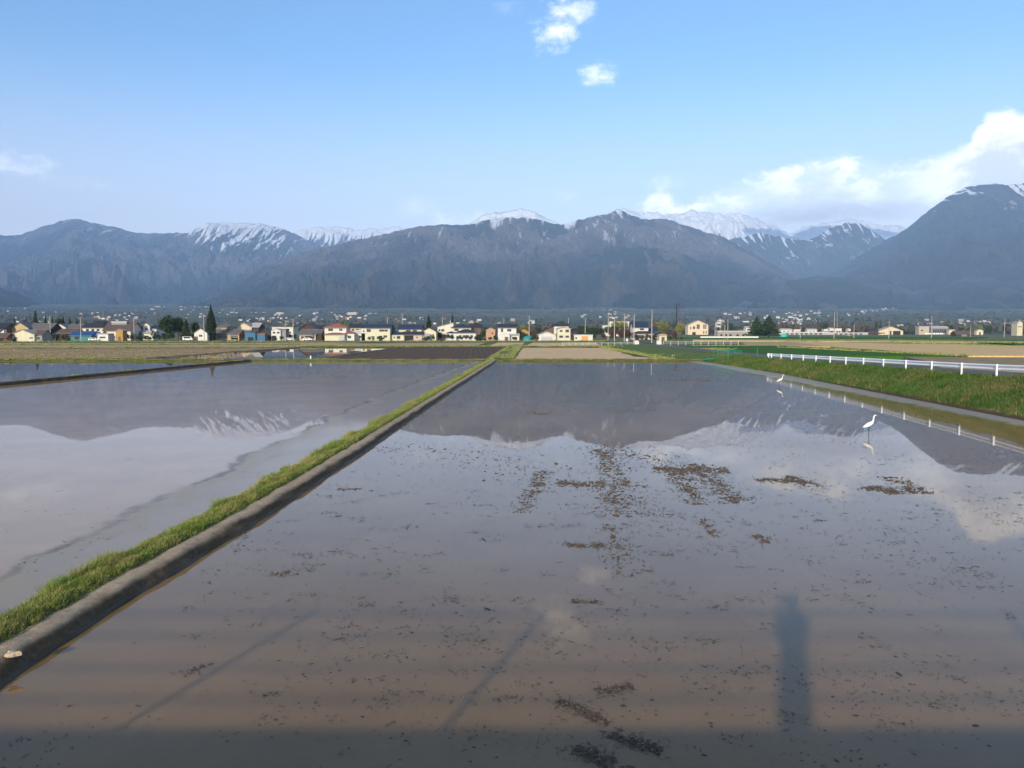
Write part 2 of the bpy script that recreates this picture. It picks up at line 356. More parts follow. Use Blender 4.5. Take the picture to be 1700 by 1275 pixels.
def cloud_bank():
    m_ = bpy.data.materials.new('cloud_vapour'); m_.use_nodes = True; n = NT(m_.node_tree)
    o = n.node('ShaderNodeOutputMaterial'); v = n.node('ShaderNodeVolumePrincipled'); n.l.new(v.outputs[0], o.inputs['Volume'])
    v.inputs['Color'].default_value = (.98, .98, .99, 1); v.inputs['Density'].default_value = 3.5e-4; v.inputs['Anisotropy'].default_value = .2
    r_ = random.Random(5)
    for i, (px, py, rx, rz) in enumerate([(1255, 350, 420, 70), (1285, 362, 520, 130), (1310, 366, 640, 190), (1345, 350, 560, 170), (1385, 352, 600, 150), (1440, 352, 640, 190), (1490, 350, 520, 160)]):
        p = P(px, py, 12600-120*(i % 3)); bm = bmesh.new(); bmesh.ops.create_icosphere(bm, subdivisions=4, radius=1)
        for vv in bm.verts:
            q = vv.co.copy(); k = 1+.28*float(fbm(q.x*1.5+i*7, q.y*1.5+q.z*1.3, 4)); vv.co = Vector((q.x*rx*k, q.y*420*k, q.z*rz*k))
        me = bpy.data.meshes.new('cloud'); bm.to_mesh(me); bm.free(); me.materials.append(m_)
        o_ = link('cloud', me, loc=p); tag(o_, 'thin pale cloud draped over the long white snow ridge', 'cloud', 'clouds hanging on the snow ridge', 'thing')
cloud_bank()
# ------------------------------------------------------------------ ground, fields, water
def poly(name, pts, m_, z, label=None, thick=None, kind='structure'):
    """level patch of ground given by its corners (x, y)"""
    me = bpy.data.meshes.new(name); n = len(pts)
    vs = [(p[0], p[1], z) for p in pts]
    if thick: 
        vs += [(p[0], p[1], z-thick) for p in pts]
        fs = [tuple(range(n))]+[(i, i+n, (i+1) % n+n, (i+1) % n) for i in range(n)]
    else: fs = [tuple(range(n))]
    me.from_pydata(vs, [], fs); me.materials.append(m_)
    bm = bmesh.new(); bm.from_mesh(me); bmesh.ops.recalc_face_normals(bm, faces=bm.faces)
    if not thick and bm.faces[:][0].normal.z < 0: bmesh.ops.reverse_faces(bm, faces=bm.faces)
    bm.to_mesh(me); bm.free()
    o = link(name, me); tag(o, label, kind=kind); return o
def PG(*pp, z=0.): return [G(x, y, z) for x, y in pp]

M_ground = rough_mat('plain_grass', (.085, .11, .035), (.19, .18, .08), .35, bmp=.1)
def f_bank(n, bs, pos, geo):
    x, y, z = n.sep(pos); k = n.noise(pos, 1.6, 6, .6); k2 = n.noise(pos, .3, 4, .6)
    c = n.mix(n.ss(k, .3, .7), (.05, .11, .018), (.13, .17, .035)); c = n.mix(n.ss(k2, .5, .7, 0., .6), c, (.20, .17, .07))
    c = n.mix(n.ss(n.m('ADD', z, n.m('MULTIPLY', k, .3)), .42, .22), c, (.075, .05, .03))
    n.put(bs.inputs['Base Color'], c); bs.inputs['Roughness'].default_value = .95; bs.inputs['Specular IOR Level'].default_value = .15; bump(n, bs, k, .6, .05)
M_grassy = mat('bank_grass', f_bank)
M_verge = rough_mat('verge_grass', (.07, .10, .025), (.20, .17, .07), 1.2, bmp=.05)
def field_mat(name, a, b, row=1.2, ang=0., sc_=.5):
    def f(n, bs, pos, geo):
        x, y, z = n.sep(pos)
        u = n.m('ADD', n.m('MULTIPLY', x, math.cos(ang)), n.m('MULTIPLY', y, math.sin(ang)))
        u = n.m('ADD', u, n.m('MULTIPLY', n.noise(pos, .3, 2), .9))
        w = n.m('MULTIPLY', n.m('ADD', n.m('SINE', n.m('MULTIPLY', u, 6.283/row)), 1.), .5)
        k = n.noise(pos, sc_, 7, .7); k2 = n.noise(pos, .05, 3, .5)
        c = n.mix(n.ss(k, .3, .7), a, b); c = n.mix(n.m('MULTIPLY', w, .3), c, tuple(v*.6 for v in a)); c = n.mix(n.ss(k2, .4, .7, 0., .35), c, tuple(v*.7 for v in b))
        n.put(bs.inputs['Base Color'], c); bs.inputs['Roughness'].default_value = .95; bs.inputs['Specular IOR Level'].default_value = .1
        bump(n, bs, n.m('ADD', k, n.m('MULTIPLY', w, .4)), .7, .12)
    return mat(name, f)
M_tan = field_mat('dry_field', (.60, .40, .21), (.72, .52, .30), 1.6, .1)
M_tan2 = field_mat('dry_stubble_field', (.36, .265, .14), (.50, .37, .21), .9, .3)
M_drybrown = field_mat('dry_brown_field', (.25, .185, .085), (.36, .27, .135), .7, .2)
M_dark = field_mat('ploughed_field', (.085, .055, .037), (.15, .102, .072), 1.1, .05, .9)
M_wheat = field_mat('wheat_field', (.03, .105, .012), (.065, .16, .022), .3, .05, 1.5)
M_gold = field_mat('golden_field', (.60, .40, .17), (.70, .50, .25), 1.2, .1)
M_soil = rough_mat('wet_soil', (.14, .10, .07), (.24, .18, .12), 1.3, bmp=.08)

tag(MB().add([(-6500, -340, -.35), (6500, -340, -.35), (6500, 905, -.35), (-6500, 905, -.35)], [(0, 1, 2, 3)]).build('ground', M_ground), 'flat farm plain reaching to the houses', kind='structure')

def water_mat(name, film, tone=(1, 1, 1)):
    """muddy water: mirror at a low angle, brown silt from above, a dull silt film where film(n, pos) says"""
    def f(n, bs, pos, geo):
        k = n.noise(pos, .25, 5, .6); k2 = n.noise(n.vmul(pos, (1., .5, 1.)), 1.6, 6, .65)
        base = n.mix(n.ss(k, .3, .7), (.203, .122, .050), (.246, .152, .068))
        base = n.mix(n.ss(k2, .55, .8, 0., .35), base, (.128, .08, .034))
        base = n.mix(1., base, tone, 'MULTIPLY'); fm, fc, xr = film(n, pos, k, k2)
        n.put(bs.inputs['Base Color'], n.mix(fm, base, fc))
        bs.inputs['IOR'].default_value = 1.333; bs.inputs['Specular IOR Level'].default_value = .39
        bs.inputs['Subsurface Weight'].default_value = .9; bs.inputs['Subsurface Radius'].default_value = (1., .75, .5); bs.inputs['Subsurface Scale'].default_value = .6
        n.put(bs.inputs['Roughness'], n.m('ADD', n.m('ADD', .010, xr), n.m('MULTIPLY', fm, .12)))
        w = n.noise(n.vmul(pos, (1., .45, 1.)), 2.4, 4, .55)
        bump(n, bs, w, .05, .006)
        df = n.node('ShaderNodeBsdfDiffuse'); n.put(df.inputs[0], fc); mx = n.node('ShaderNodeMixShader'); n.put(mx.inputs[0], n.m('MULTIPLY', fm, .8)); n.l.new(bs.outputs[0], mx.inputs[1]); n.l.new(df.outputs[0], mx.inputs[2])
        out = [q for q in n.n if q.type == 'OUTPUT_MATERIAL'][0]; n.l.new(mx.outputs[0], out.inputs[0])
    return mat(name, f)
def film_right(n, pos, k, k2):
    x, y, z = n.sep(pos)
    e = n.m('SUBTRACT', x, n.m('ADD', 25.1, n.m('MULTIPLY', y, .022)))
    e = n.m('ADD', e, n.m('MULTIPLY', n.m('SUBTRACT', k, .5), 1.6))
    near = n.ss(n.m('ADD', e, n.m('MULTIPLY', n.m('SUBTRACT', k2, .5), 1.8)), -2.1, -1.1); rip = n.m('MULTIPLY', n.ss(e, -7., -3.), .055)
    # churned silt in the tracks
    t = n.m('MULTIPLY', n.ss(n.noise(pos, .12, 3, .5), .56, .7), n.ss(k2, .45, .7))
    return n.m('ADD', n.m('MULTIPLY', near, .62), n.m('MULTIPLY', t, .10), clamp=True), (.34, .33, .31), rip
def film_left(n, pos, k, k2):
    x, y, z = n.sep(pos)
    big = n.noise(pos, .22, 5, .62)
    off = n.m('ADD', x, 9.45); off = n.m('SUBTRACT', off, n.m('MULTIPLY', n.m('MAXIMUM', n.m('SUBTRACT', y, 50.), 0.), .06))
    e = n.m('ADD', off, n.m('MULTIPLY', n.m('SUBTRACT', big, .5), 3.2))
    film = n.ss(e, -.10, .35)
    inner = n.m('MULTIPLY', n.ss(e, 1.5, .3), n.ss(k2, .3, .6, .3, 1.))
    line = n.m('MULTIPLY', n.ss(e, -.22, 0.), n.ss(e, .34, .04))
    line = n.m('MULTIPLY', line, n.ss(k, .35, .55))
    fm = n.m('MULTIPLY', film, n.m('ADD', .28, n.m('MULTIPLY', inner, .45)))
    fc = n.mix(inner, (.26, .24, .22), (.33, .28, .20)); fc = n.mix(line, fc, (.06, .05, .045))
    return n.m('ADD', fm, n.m('MULTIPLY', line, .28), clamp=True), fc, 0.
def film_none(n, pos, k, k2): return n.m('MULTIPLY', n.ss(k2, .62, .75), .25), (.28, .25, .2), 0.
M_wr = water_mat('paddy_water', film_right); M_wl = water_mat('silty_water', film_left, (1.8, 1.95, 2.6)); M_wf = water_mat('far_water', film_none)

BUND = [(-6.55, 4.5), (-6.46, 9.43), (-6.36, 12.5), (-5.92, 18.3), (-5.62, 25), (-5.19, 35.7), (-4.56, 53.4), (-3.5, 80), (-2.34, 111), (-2.1, 119)]
def bund_x(y): return np.interp(y, [b[1] for b in BUND], [b[0] for b in BUND])
BUND2 = [(-50, 4), (-42.2, 63.4), (-38.8, 113.5)]
EDGE = [(24.6, 3), (25.2, 20), (25.9, 38.8), (26.8, 57), (28.3, 81), (27.9, 100), (27.6, 109), (27.0, 113)]     # right-hand shore
def edge_x(y): return np.interp(y, [b[1] for b in EDGE], [b[0] for b in EDGE])
YF = 113.5
poly('paddy_water', [(x-.04, y) for x, y in [(-6.6, 1.2)]+BUND[:-2]]+[(-2.4, 111), (-2.2, 114)]+[(x+.8, y+1) for x, y in reversed(EDGE)]+[(25, 1.2)], M_wr, 0., 'flooded rice paddy mirroring the mountains beside the grassy bund')
poly('silty_paddy_water', [(-50.5, 1.2), (-42, 63.4), (-38.6, 114), (-3.2, 114), (-7.2, 1.2)], M_wl, 0., 'pale silty flooded paddy on the other side of the bund')
poly('outer_paddy_water', [(-160, 20), (-160, 110), (-96, 113.5), (-39.4, 114), (-42.9, 63.4), (-50, 20)], M_wf, 0., 'flooded paddy beyond the narrow dark bund')
poly('far_paddy_water', PG((243, 595.5), (497, 577.5), (652, 579), (515, 597.5)), M_wf, .02, 'small flooded paddy reflecting the cypress and houses')

# fields beyond (level patches a few centimetres above the plain)
M_dry = field_mat('dry_weeds', (.24, .165, .09), (.36, .28, .16), 2.3, .4)
fields = [
 ('dry_field', ((0-300, 597), (-300, 580), (420, 577), (497, 576.3), (245, 596)), M_drybrown, .04, 'dry brown field across the small flooded paddy'),
 ('stubble_field', ((-300, 578.8), (-300, 574), (300, 572), (560, 569.4), (640, 570.5), (420, 576)), M_tan2, .05, 'pale stubble strip before the houses'),
 ('ploughed_field', ((535, 597.2), (662, 578.5), (706, 576.2), (851, 576), (828, 597)), M_dark, .06, 'dark brown freshly ploughed field'),
 ('tan_field', ((853, 598), (868, 577.3), (1018, 577.3), (1113, 597.5)), M_tan, .06, 'light tan dry field with shallow furrows'),
 ('tan_strip', ((-300, 572), (-300, 570), (330, 569.5), (600, 568), (520, 570)), M_tan2, .08, 'thin dry strip by the yellow shed'),
 ('tan_strip', ((560, 572.5), (660, 569.2), (808, 568.6), (790, 574), (600, 574.2)), M_tan2, .08, 'thin dry strip by the cream houses'),
 ('tan_strip', ((814, 573.4), (826, 568.7), (872, 568.7), (862, 573.8)), M_tan, .08, 'thin tan strip by the white house'),
 ('tan_strip', ((874, 573.8), (884, 568.7), (1020, 568.7), (1026, 574.5)), M_tan, .08, 'thin tan strip behind the small white railing'),
 ('wheat_field', ((1112, 573.5), (1300, 573.8), (1460, 581), (1580, 590), (1500, 591.5), (1270, 590), (1190, 580)), M_wheat, .25, 'bright green wheat field beside the farm road'),
 ('golden_field', ((1300, 566.5), (1480, 570), (1900, 577), (1900, 591), (1600, 590.5), (1400, 577)), M_gold, .25, 'wide golden dry field beyond the guardrail'),
 ('brown_field', ((1230, 567.6), (1300, 567), (1395, 575), (1240, 573.2)), M_tan2, .24, 'brown strip next to the wheat field'),
 ('wheat_field', ((1500, 563.6), (1720, 564.5), (1900, 570), (1720, 575), (1640, 568)), M_wheat, .2, 'distant green field in front of the yellow hut'),
 ('tan_strip', ((1150, 563.5), (1480, 564.2), (1900, 568), (1900, 570), (1500, 566.2), (1150, 564.8)), M_tan2, .22, 'dry strip before the pair of conifers'),
 ('wheat_field', ((1040, 560.6), (1400, 558.5), (1640, 559.5), (1600, 562.5), (1100, 562.6)), M_wheat, .2, 'green strip in front of the long low sheds'),
 ('bare_field', ((1500, 592.5), (1900, 594), (1900, 612), (1560, 603)), M_dry, .5, 'bare brown plot just over the road'),
]
for nm, pts, m_, z, lb in fields: poly(nm, PG(*pts, z=z), m_, z, lb, thick=z+.36)

# ---- grass blades
def f_blade(n, bs, pos, geo):
    r = n.node('ShaderNodeAttribute', attribute_name='rnd').outputs['Fac']; h = n.node('ShaderNodeAttribute', attribute_name='tip').outputs['Fac']
    k = n.noise(pos, 2.3, 4, .65); k2 = n.noise(pos, 1.1, 4, .6)
    g = n.mix(n.ss(n.m('ADD', n.m('MULTIPLY', r, .5), n.m('MULTIPLY', k, .8)), .45, .85), (.06, .15, .014), (.16, .27, .03))
    s_ = n.ss(n.m('ADD', n.m('MULTIPLY', r, .55), n.m('MULTIPLY', k2, 1.1)), .72, .98)
    c = n.mix(s_, g, (.38, .31, .12)); c = n.mix(n.m('MULTIPLY', h, .3), c, (.28, .34, .07))
    n.put(bs.inputs['Base Color'], c); bs.inputs['Roughness'].default_value = .6; bs.inputs['Specular IOR Level'].default_value = .25
M_blade = mat('grass_blade', f_blade)
def f_blade2(n, bs, pos, geo):
    r = n.node('ShaderNodeAttribute', attribute_name='rnd').outputs['Fac']; k = n.noise(pos, .9, 5, .65); k2 = n.noise(pos, .28, 4, .6)
    g = n.mix(n.ss(n.m('ADD', n.m('MULTIPLY', r, .5), n.m('MULTIPLY', k, .9)), .5, .95), (.028, .080, .010), (.080, .155, .018))
    s_ = n.ss(n.m('ADD', n.m('MULTIPLY', r, .5), n.m('MULTIPLY', k2, 1.2)), .90, 1.12); c = n.mix(s_, g, (.22, .18, .07))
    n.put(bs.inputs['Base Color'], c); bs.inputs['Roughness'].default_value = .6; bs.inputs['Specular IOR Level'].default_value = .25
M_blade2 = mat('bank_blade', f_blade2)
def f_straw(n, bs, pos, geo):
    r = n.node('ShaderNodeAttribute', attribute_name='rnd').outputs['Fac']
    n.put(bs.inputs['Base Color'], n.mix(r, (.45, .36, .20), (.28, .22, .12))); bs.inputs['Roughness'].default_value = .8
M_straw = mat('dry_straw', f_straw)
def blades(name, B, H, W, m_, lean=.5):
    """B (n,3) roots, H heights, W widths -> one mesh of bent two-segment blades"""
    n = len(B); a = rng.uniform(0, 2*np.pi, n); la = rng.uniform(0, 2*np.pi, n); lm = rng.uniform(.05, lean, n)*H
    d = np.stack([np.cos(a), np.sin(a), np.zeros(n)], 1)*W[:, None]*.5
    L = np.stack([np.cos(la)*lm, np.sin(la)*lm, np.zeros(n)], 1); up = np.zeros((n, 3)); up[:, 2] = H
    v = np.stack([B-d, B+d, B+L*.35+up*.6+d*.75, B+L*.35+up*.6-d*.75, B+L+up], 1).reshape(-1, 3)
    i = np.arange(n)*5; F = np.concatenate([np.stack([i, i+1, i+2], 1), np.stack([i, i+2, i+3], 1), np.stack([i+3, i+2, i+4], 1)])
    return np_mesh(name, v, F, m_, False, {'rnd': np.repeat(rng.uniform(0, 1, n), 5), 'tip': np.tile([0, 0, .5, .5, 1], n)})

# ---- bunds: swept profiles
def sweep(name, line, prof, m_, step, wob=.03, label=None, zs=None, tile=None, smooth=True, kind='structure', parent=None, wz=.02):
    """prof: (offset to the left, z) list swept along line [(x, y)]; step(y) is the ring spacing"""
    ly = np.array([p[1] for p in line]); lx = np.array([p[0] for p in line]); L = [0.]
    cum = np.concatenate([[0], np.cumsum(np.hypot(np.diff(lx), np.diff(ly)))]); s = 0; ss_ = []
    while s < cum[-1]: ss_.append(s); s += step(np.interp(s, cum, np.hypot(lx, ly)))
    ss_.append(cum[-1]); ss_ = np.array(ss_)
    x = np.interp(ss_, cum, lx); y = np.interp(ss_, cum, ly); tx = np.gradient(x, ss_); ty = np.gradient(y, ss_); ln = np.hypot(tx, ty); tx /= ln; ty /= ln
    nx_, ny_ = -ty, tx
    V = []
    for j, (o_, z_) in enumerate(prof):
        w = wob*fbm(ss_/1.1+j*.23, ss_*0+j*.31, 4)+wob*1.2*fbm(ss_/9.+40, ss_*0+.5, 2); hz = wz*fbm(ss_/.8+j*.3+9, ss_*0+j*.5, 4)
        V.append(np.stack([x+nx_*(o_+w), y+ny_*(o_+w), z_+hz+(zs(ss_) if zs else 0)], 1))
    V = np.stack(V, 1); return tag(link(name, np_mesh(name, V.reshape(-1, 3), grid_faces(len(ss_), len(prof)), m_, smooth), parent), label, kind=kind)
def f_kerb(n, bs, pos, geo):
    x, y, z = n.sep(pos); k = n.noise(pos, 7, 7, .7); k2 = n.noise(pos, 1.1, 4, .6); k3 = n.noise(pos, 40, 3, .6)
    c = n.mix(n.ss(k, .3, .7), (.38, .275, .17), (.52, .40, .27)); c = n.mix(n.ss(k3, .35, .8, 0., .4), c, (.20, .15, .10))
    wet_shade = n.ss(n.m('ADD', z, n.m('MULTIPLY', k2, .10)), .29, .19)  # damp side face, its colour darkened further to stand in for shade
    c = n.mix(wet_shade, c, n.mix(n.ss(k, .35, .65), (.085, .058, .034), (.125, .09, .056)))
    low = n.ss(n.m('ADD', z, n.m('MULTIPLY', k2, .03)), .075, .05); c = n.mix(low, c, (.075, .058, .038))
    n.put(bs.inputs['Base Color'], c); n.put(bs.inputs['Roughness'], n.m('SUBTRACT', .95, n.m('MULTIPLY', low, .5))); bs.inputs['Specular IOR Level'].default_value = .25
    bump(n, bs, n.m('ADD', k, n.m('MULTIPLY', k3, .5)), .9, .025)
M_kerb = mat('earth_kerb', f_kerb)
st = lambda d: max(.06, d*.006)
sweep('bund_kerb', BUND, [(-.09, -.35), (-.02, -.02), (0, .03), (.06, .09), (.12, .155), (.17, .20), (.25, .225), (.36, .235), (.50, .235), (.60, .22)], M_kerb, st, .062, 'rounded earth kerb along the paddy with damp side coloured darker as shade')
M_bsoil = rough_mat('bund_turf', (.045, .07, .018), (.12, .10, .045), 5, bmp=.03)
sweep('bund_turf', BUND, [(.50, .22), (.54, .25), (.66, .31), (.90, .32), (1.12, .25), (1.28, .12), (1.42, -.02), (1.55, -.3)], M_bsoil, st, .05, 'grassy strip of turf on top of the bund', wz=.03)
def bund_grass():
    B = []; H = []; W = []
    for (y0, y1, n) in ((7.5, 14, 42000), (14, 24, 42000), (24, 45, 36000), (45, 80, 22000), (80, 119, 14000)):
        y = rng.uniform(y0, y1, n); o = rng.uniform(.50, 1.38, n)
        zz = np.interp(o, [.50, .66, .90, 1.12, 1.28, 1.42], [.24, .30, .31, .24, .11, -.01])
        k = fbm(y/2.3, o*1.5, 3); k2 = fbm(y/.5+7, o*3, 3); side = np.clip((o-.85)/.4, 0, 1)
        edge = np.clip((o-.50)/.08+fbm(y/.35, o*0, 3)*1.2, .25, 1)
        h = (.045+.05*np.clip(k2+.5, 0, 1.4)+.17*np.clip(k*3.2-.35, 0, 1)*side+.03*side)*edge*rng.uniform(.6, 1.35, n)
        px = np.interp(y, [10, 119], [.0055, .035]); B.append(np.stack([bund_x(y)-o, y, zz-.01], 1)); H.append(h); W.append(px*rng.uniform(.7, 1.3, n))
    B = np.concatenate(B); H = np.concatenate(H); W = np.concatenate(W)
    tag(link('grass', blades('grass', B, H, W, M_blade, .9)), 'short green and straw coloured grass growing on the bund', 'grass', kind='stuff')
bund_grass()
# taller clumps and dead stalks on the bund
def clump(name, x, y, z, n, r, h, w, m_, label, cat, lean=.6, group=None):
    a = rng.uniform(0, 6.28, n); q = r*np.sqrt(rng.uniform(0, 1, n)); B = np.stack([q*np.cos(a), q*np.sin(a), np.zeros(n)], 1)
    o = link(name, blades(name, B, h*rng.uniform(.5, 1.1, n)*(1-.5*(q/r)), w*rng.uniform(.7, 1.3, n), m_, lean), loc=(x, y, z)); return tag(o, label, cat, group)
for i, (px, py, h, lab) in enumerate([(75, 985, .13, 'short spiky tuft nearest the camera on the bund edge'), (205, 925, .10, 'second low tuft along the water side of the bund'),
        (240, 898, .14, 'leafy tuft leaning over the silty water'), (440, 790, .22, 'bright green tall clump halfway along the bund'), (462, 778, .24, 'bright green clump just past the tallest one'),
        (530, 742, .22, 'fresh green clump above the pale scum line'), (755, 625, .4, 'dark green clump near the far end of the bund')]):
    g = G(px, py, .25); clump('grass_tuft', bund_x(g.y)-1.12, g.y, .18, 420, .36 if i > 2 else .22, h*1.25, .009*(1+g.y/25), M_blade, lab, 'grass tuft', .7, 'taller grass tufts on the bund')
for px, py, h, lab in [(660, 672, .42, 'upright dry straw stalks on the middle of the bund'), (684, 668, .34, 'pale dead stalks behind the tallest straw'), (622, 700, .2, 'low pale dead grass patch on the bund')]:
    g = G(px, py, .3); clump('dry_stalks', bund_x(g.y)-1.0, g.y, .2, 60, .45, h, .016, M_straw, lab, 'dry grass', .35, 'dead stalks on the bund')['kind'] = 'stuff'
M_weed = paint('reddish_weed', (.16, .09, .04)); g = G(413, 808, .3)
def weed():
    r0 = empty('weed', (bund_x(g.y)-.95, g.y, .26)); tag(r0, 'small reddish brown weed standing up from the bund grass', 'weed')
    s = MB()
    for k in range(9):
        a = k*2.4; s.tube([(0, 0, 0), (.03*math.cos(a), .03*math.sin(a), .09), (.09*math.cos(a), .09*math.sin(a), .16+.02*(k % 3))], [.005, .004, .002], 5)
    s.build('stem', M_weed, r0); l = MB()
    for k in range(46):
        a = random.uniform(0, 6.28); q = random.uniform(.01, .10); z = random.uniform(.03, .19); c = Vector((q*math.cos(a), q*math.sin(a), z)); u = Vector((random.gauss(0, 1), random.gauss(0, 1), random.gauss(0, .6))).normalized()*.022; v = u.orthogonal().normalized()*.012
        l.add([c-u, c+v, c+u, c-v], [(0, 1, 2, 3)])
    l.build('leaves', mat('reddish_weed_leaf', lambda n, bs, p, ge: n.put(bs.inputs['Base Color'], n.mix(n.noise(p, 30), (.10, .13, .03), (.24, .10, .04)))), r0)
weed()
# broken pale patch on the kerb nearest the camera
def kerb_stone():
    g = G(22, 1086, .24); b = MB(); n = 11; ring = []
    for j, (f, z) in enumerate(((1, 0), (1.0, .03), (.75, .05))):
        for k in range(n):
            a = 6.283*k/n; r = (.07+.025*math.sin(a*3+1)+.012*math.sin(a*5))*f; b.v.append((r*1.25*math.cos(a), r*math.sin(a), z+.006*math.sin(a*2+j)))
    b.f += [(j*n+k, j*n+(k+1) % n, (j+1)*n+(k+1) % n, (j+1)*n+k) for j in range(2) for k in range(n)]+[tuple(2*n+k for k in range(n))]
    o = b.build('stone', rough_mat('pale_stone', (.42, .32, .22), (.58, .46, .33), 25, bmp=.004), loc=(g.x, g.y, .225)); tag(o, 'pale flat stone lying on the near end of the kerb', 'stone')
kerb_stone()

# narrow dark bund between the two left paddies, and the cross bund along the far shore
M_dkerb = rough_mat('dark_bund_earth', (.06, .045, .035), (.12, .09, .065), 1.5, bmp=.05)
sweep('dark_bund', BUND2, [(-.45, -.3), (-.38, 0), (-.34, .22), (-.1, .27), (.3, .27), (.6, .14), (.8, -.3)], M_dkerb, lambda d: .5, .06, 'narrow dark earth bund between two flooded paddies')
M_far = rough_mat('cross_bund_grass', (.055, .08, .02), (.17, .14, .06), 1.4, bmp=.08)
XB = [(-170, 112.6), (-96, 114.8), (-39, 114.9), (-3, 115), (27.2, 114.6), (34, 112)]
sweep('cross_bund', XB, [(-1.5, -.3), (-1.2, -.02), (-1.0, .16), (-.5, .28), (.8, .30), (1.6, .26), (2.6, -.3)], M_far, lambda d: .5, .16, 'grassy cross bund along the far shore of the paddies', wz=.10)
sweep('field_bund', [G(830, 597, .1).to_2d()[:], G(858, 573, .1).to_2d()[:]], [(-2.6, -.1), (-2.2, .12), (-.8, .32), (.8, .32), (2.0, .15), (2.6, -.1)], M_verge, lambda d: 1.5, .3, 'grassy bund between the dark field and the tan field', wz=.12)
for a, b, w_, lb in [((-300, 599.5), (240, 596.5), .5, 'weedy edge of the dry brown field'), ((-300, 579.5), (497, 576.6), 1.0, 'low dark ridge at the back of the brown field'),
                 ((243, 595.8), (497, 576.8), .5, 'low earth ridge behind the small flooded paddy'), ((515, 597.8), (655, 578.3), .5, 'low earth ridge before the dark ploughed field'),
                 ((497, 575.3), (1035, 575.4), 1.6, 'grassy ridge beyond the ploughed and tan fields'), ((-300, 573.3), (500, 571.5), 1.6, 'green ridge before the thin strips'),
                 ((1300, 577), (1600, 592), 1.3, 'weedy edge of the golden field'), ((1480, 569), (1900, 582), 1.3, 'weedy line across the golden field'), ((-300, 568.6), (1010, 566.6), 3., 'grass verge in front of the houses')]:
    A = G(*a, .1); B_ = G(*b, .1); ln = [(A.x, A.y), (B_.x, B_.y)]
    sweep('field_ridge', ln, [(-w_*1.3, -.1), (-w_, .12), (-w_*.4, .27), (w_*.4, .27), (w_, .12), (w_*1.3, -.1)], M_verge if 'earth' not in lb and 'dark' not in lb else M_soil, lambda d: 1.5, .35, lb, wz=.10)
# tufts of grass on the far bunds
def far_grass():
    B = []; H = []
    def along(a, b, w, n, h, z=.25):
        t = rng.uniform(0, 1, n); o = rng.uniform(-w, w, n); A = np.array(a); D = np.array(b)-A; L = np.hypot(*D); N = np.array([-D[1], D[0]])/L
        p = A+D*t[:, None]+N*o[:, None]; k = np.clip(fbm(p[:, 0]/3, p[:, 1]/3, 3)+.6, .15, 1.5)
        B.append(np.column_stack([p, np.full(n, z-.05)])); H.append(h*k*rng.uniform(.6, 1.3, n))
    for i in range(len(XB)-1): along(XB[i], XB[i+1], 1.3, int(np.hypot(XB[i+1][0]-XB[i][0], XB[i+1][1]-XB[i][1])*190), .16)
    a, b = G(830, 597, .1), G(858, 573, .1); along(a[:2], b[:2], 2.0, 9000, .3)
    along((-42.2-.1, 63.4), (-38.8-.1, 113.5), .3, 6000, .12, .26); along((-50, 4), (-42.3, 63.4), .3, 3000, .1, .26)
    nb = sum(len(b) for b in B)
    for a, b, w, n, h in [((-300, 599.5), (240, 596.5), 1.2, 5000, .3), ((-300, 579.5), (497, 576.6), 1.4, 4000, .3), ((497, 575.3), (1035, 575.4), 2.2, 7000, .35), ((-300, 573.3), (500, 571.5), 2.2, 5000, .4), ((1300, 577), (1600, 592), 1.8, 5000, .3),
                       ((1480, 569), (1900, 582), 2., 4000, .4), ((-300, 568.6), (1010, 566.6), 4.5, 9000, .55), ((1120, 592), (1190, 579), 5., 3000, .3), ((1000, 577), (1110, 597), 1.2, 3000, .3), ((1300, 565.5), (1900, 572), 3., 5000, .5), ((1150, 575), (1300, 574), 1.5, 2500, .3)]:
        A_, B_ = G(*a, .15), G(*b, .15); along(A_[:2], B_[:2], w, n, h)
    SB = []; SH = []
    for x0, x1, y0, y1, n, h, z in [(-300, 420, 579.5, 595, 16000, .13, .04), (-300, 560, 569.5, 573, 9000, .22, .05)]:
        px_ = rng.uniform(x0, x1, n); py_ = rng.uniform(y0, y1, n); q = np.array([G(a, b, z)[:] for a, b in zip(px_, py_)]); k = np.clip(fbm(q[:, 0]/6, q[:, 1]/9, 3)+.4, .1, 1.3); SB.append(q); SH.append(h*k*rng.uniform(.5, 1.2, len(q)))
    B = np.concatenate(B); H = np.concatenate(H); W = np.where(np.arange(len(B)) < nb, .05, .16)
    SB = np.concatenate(SB); SH = np.concatenate(SH); tag(link('field_stubble', blades('field_stubble', SB, SH, np.full(len(SB), .14), mat('field_straw', lambda n, bs, p, g_: n.put(bs.inputs['Base Color'], n.mix(n.noise(p, .2, 5), (.20, .15, .06), (.40, .30, .16)))), .6)), 'dry stubble standing in the brown fields', 'stubble', kind='stuff')
    tag(link('grass', blades('grass', B, H, W, M_blade, .8)), 'rough grass along the cross bund and field edges', 'grass', kind='stuff')
far_grass()

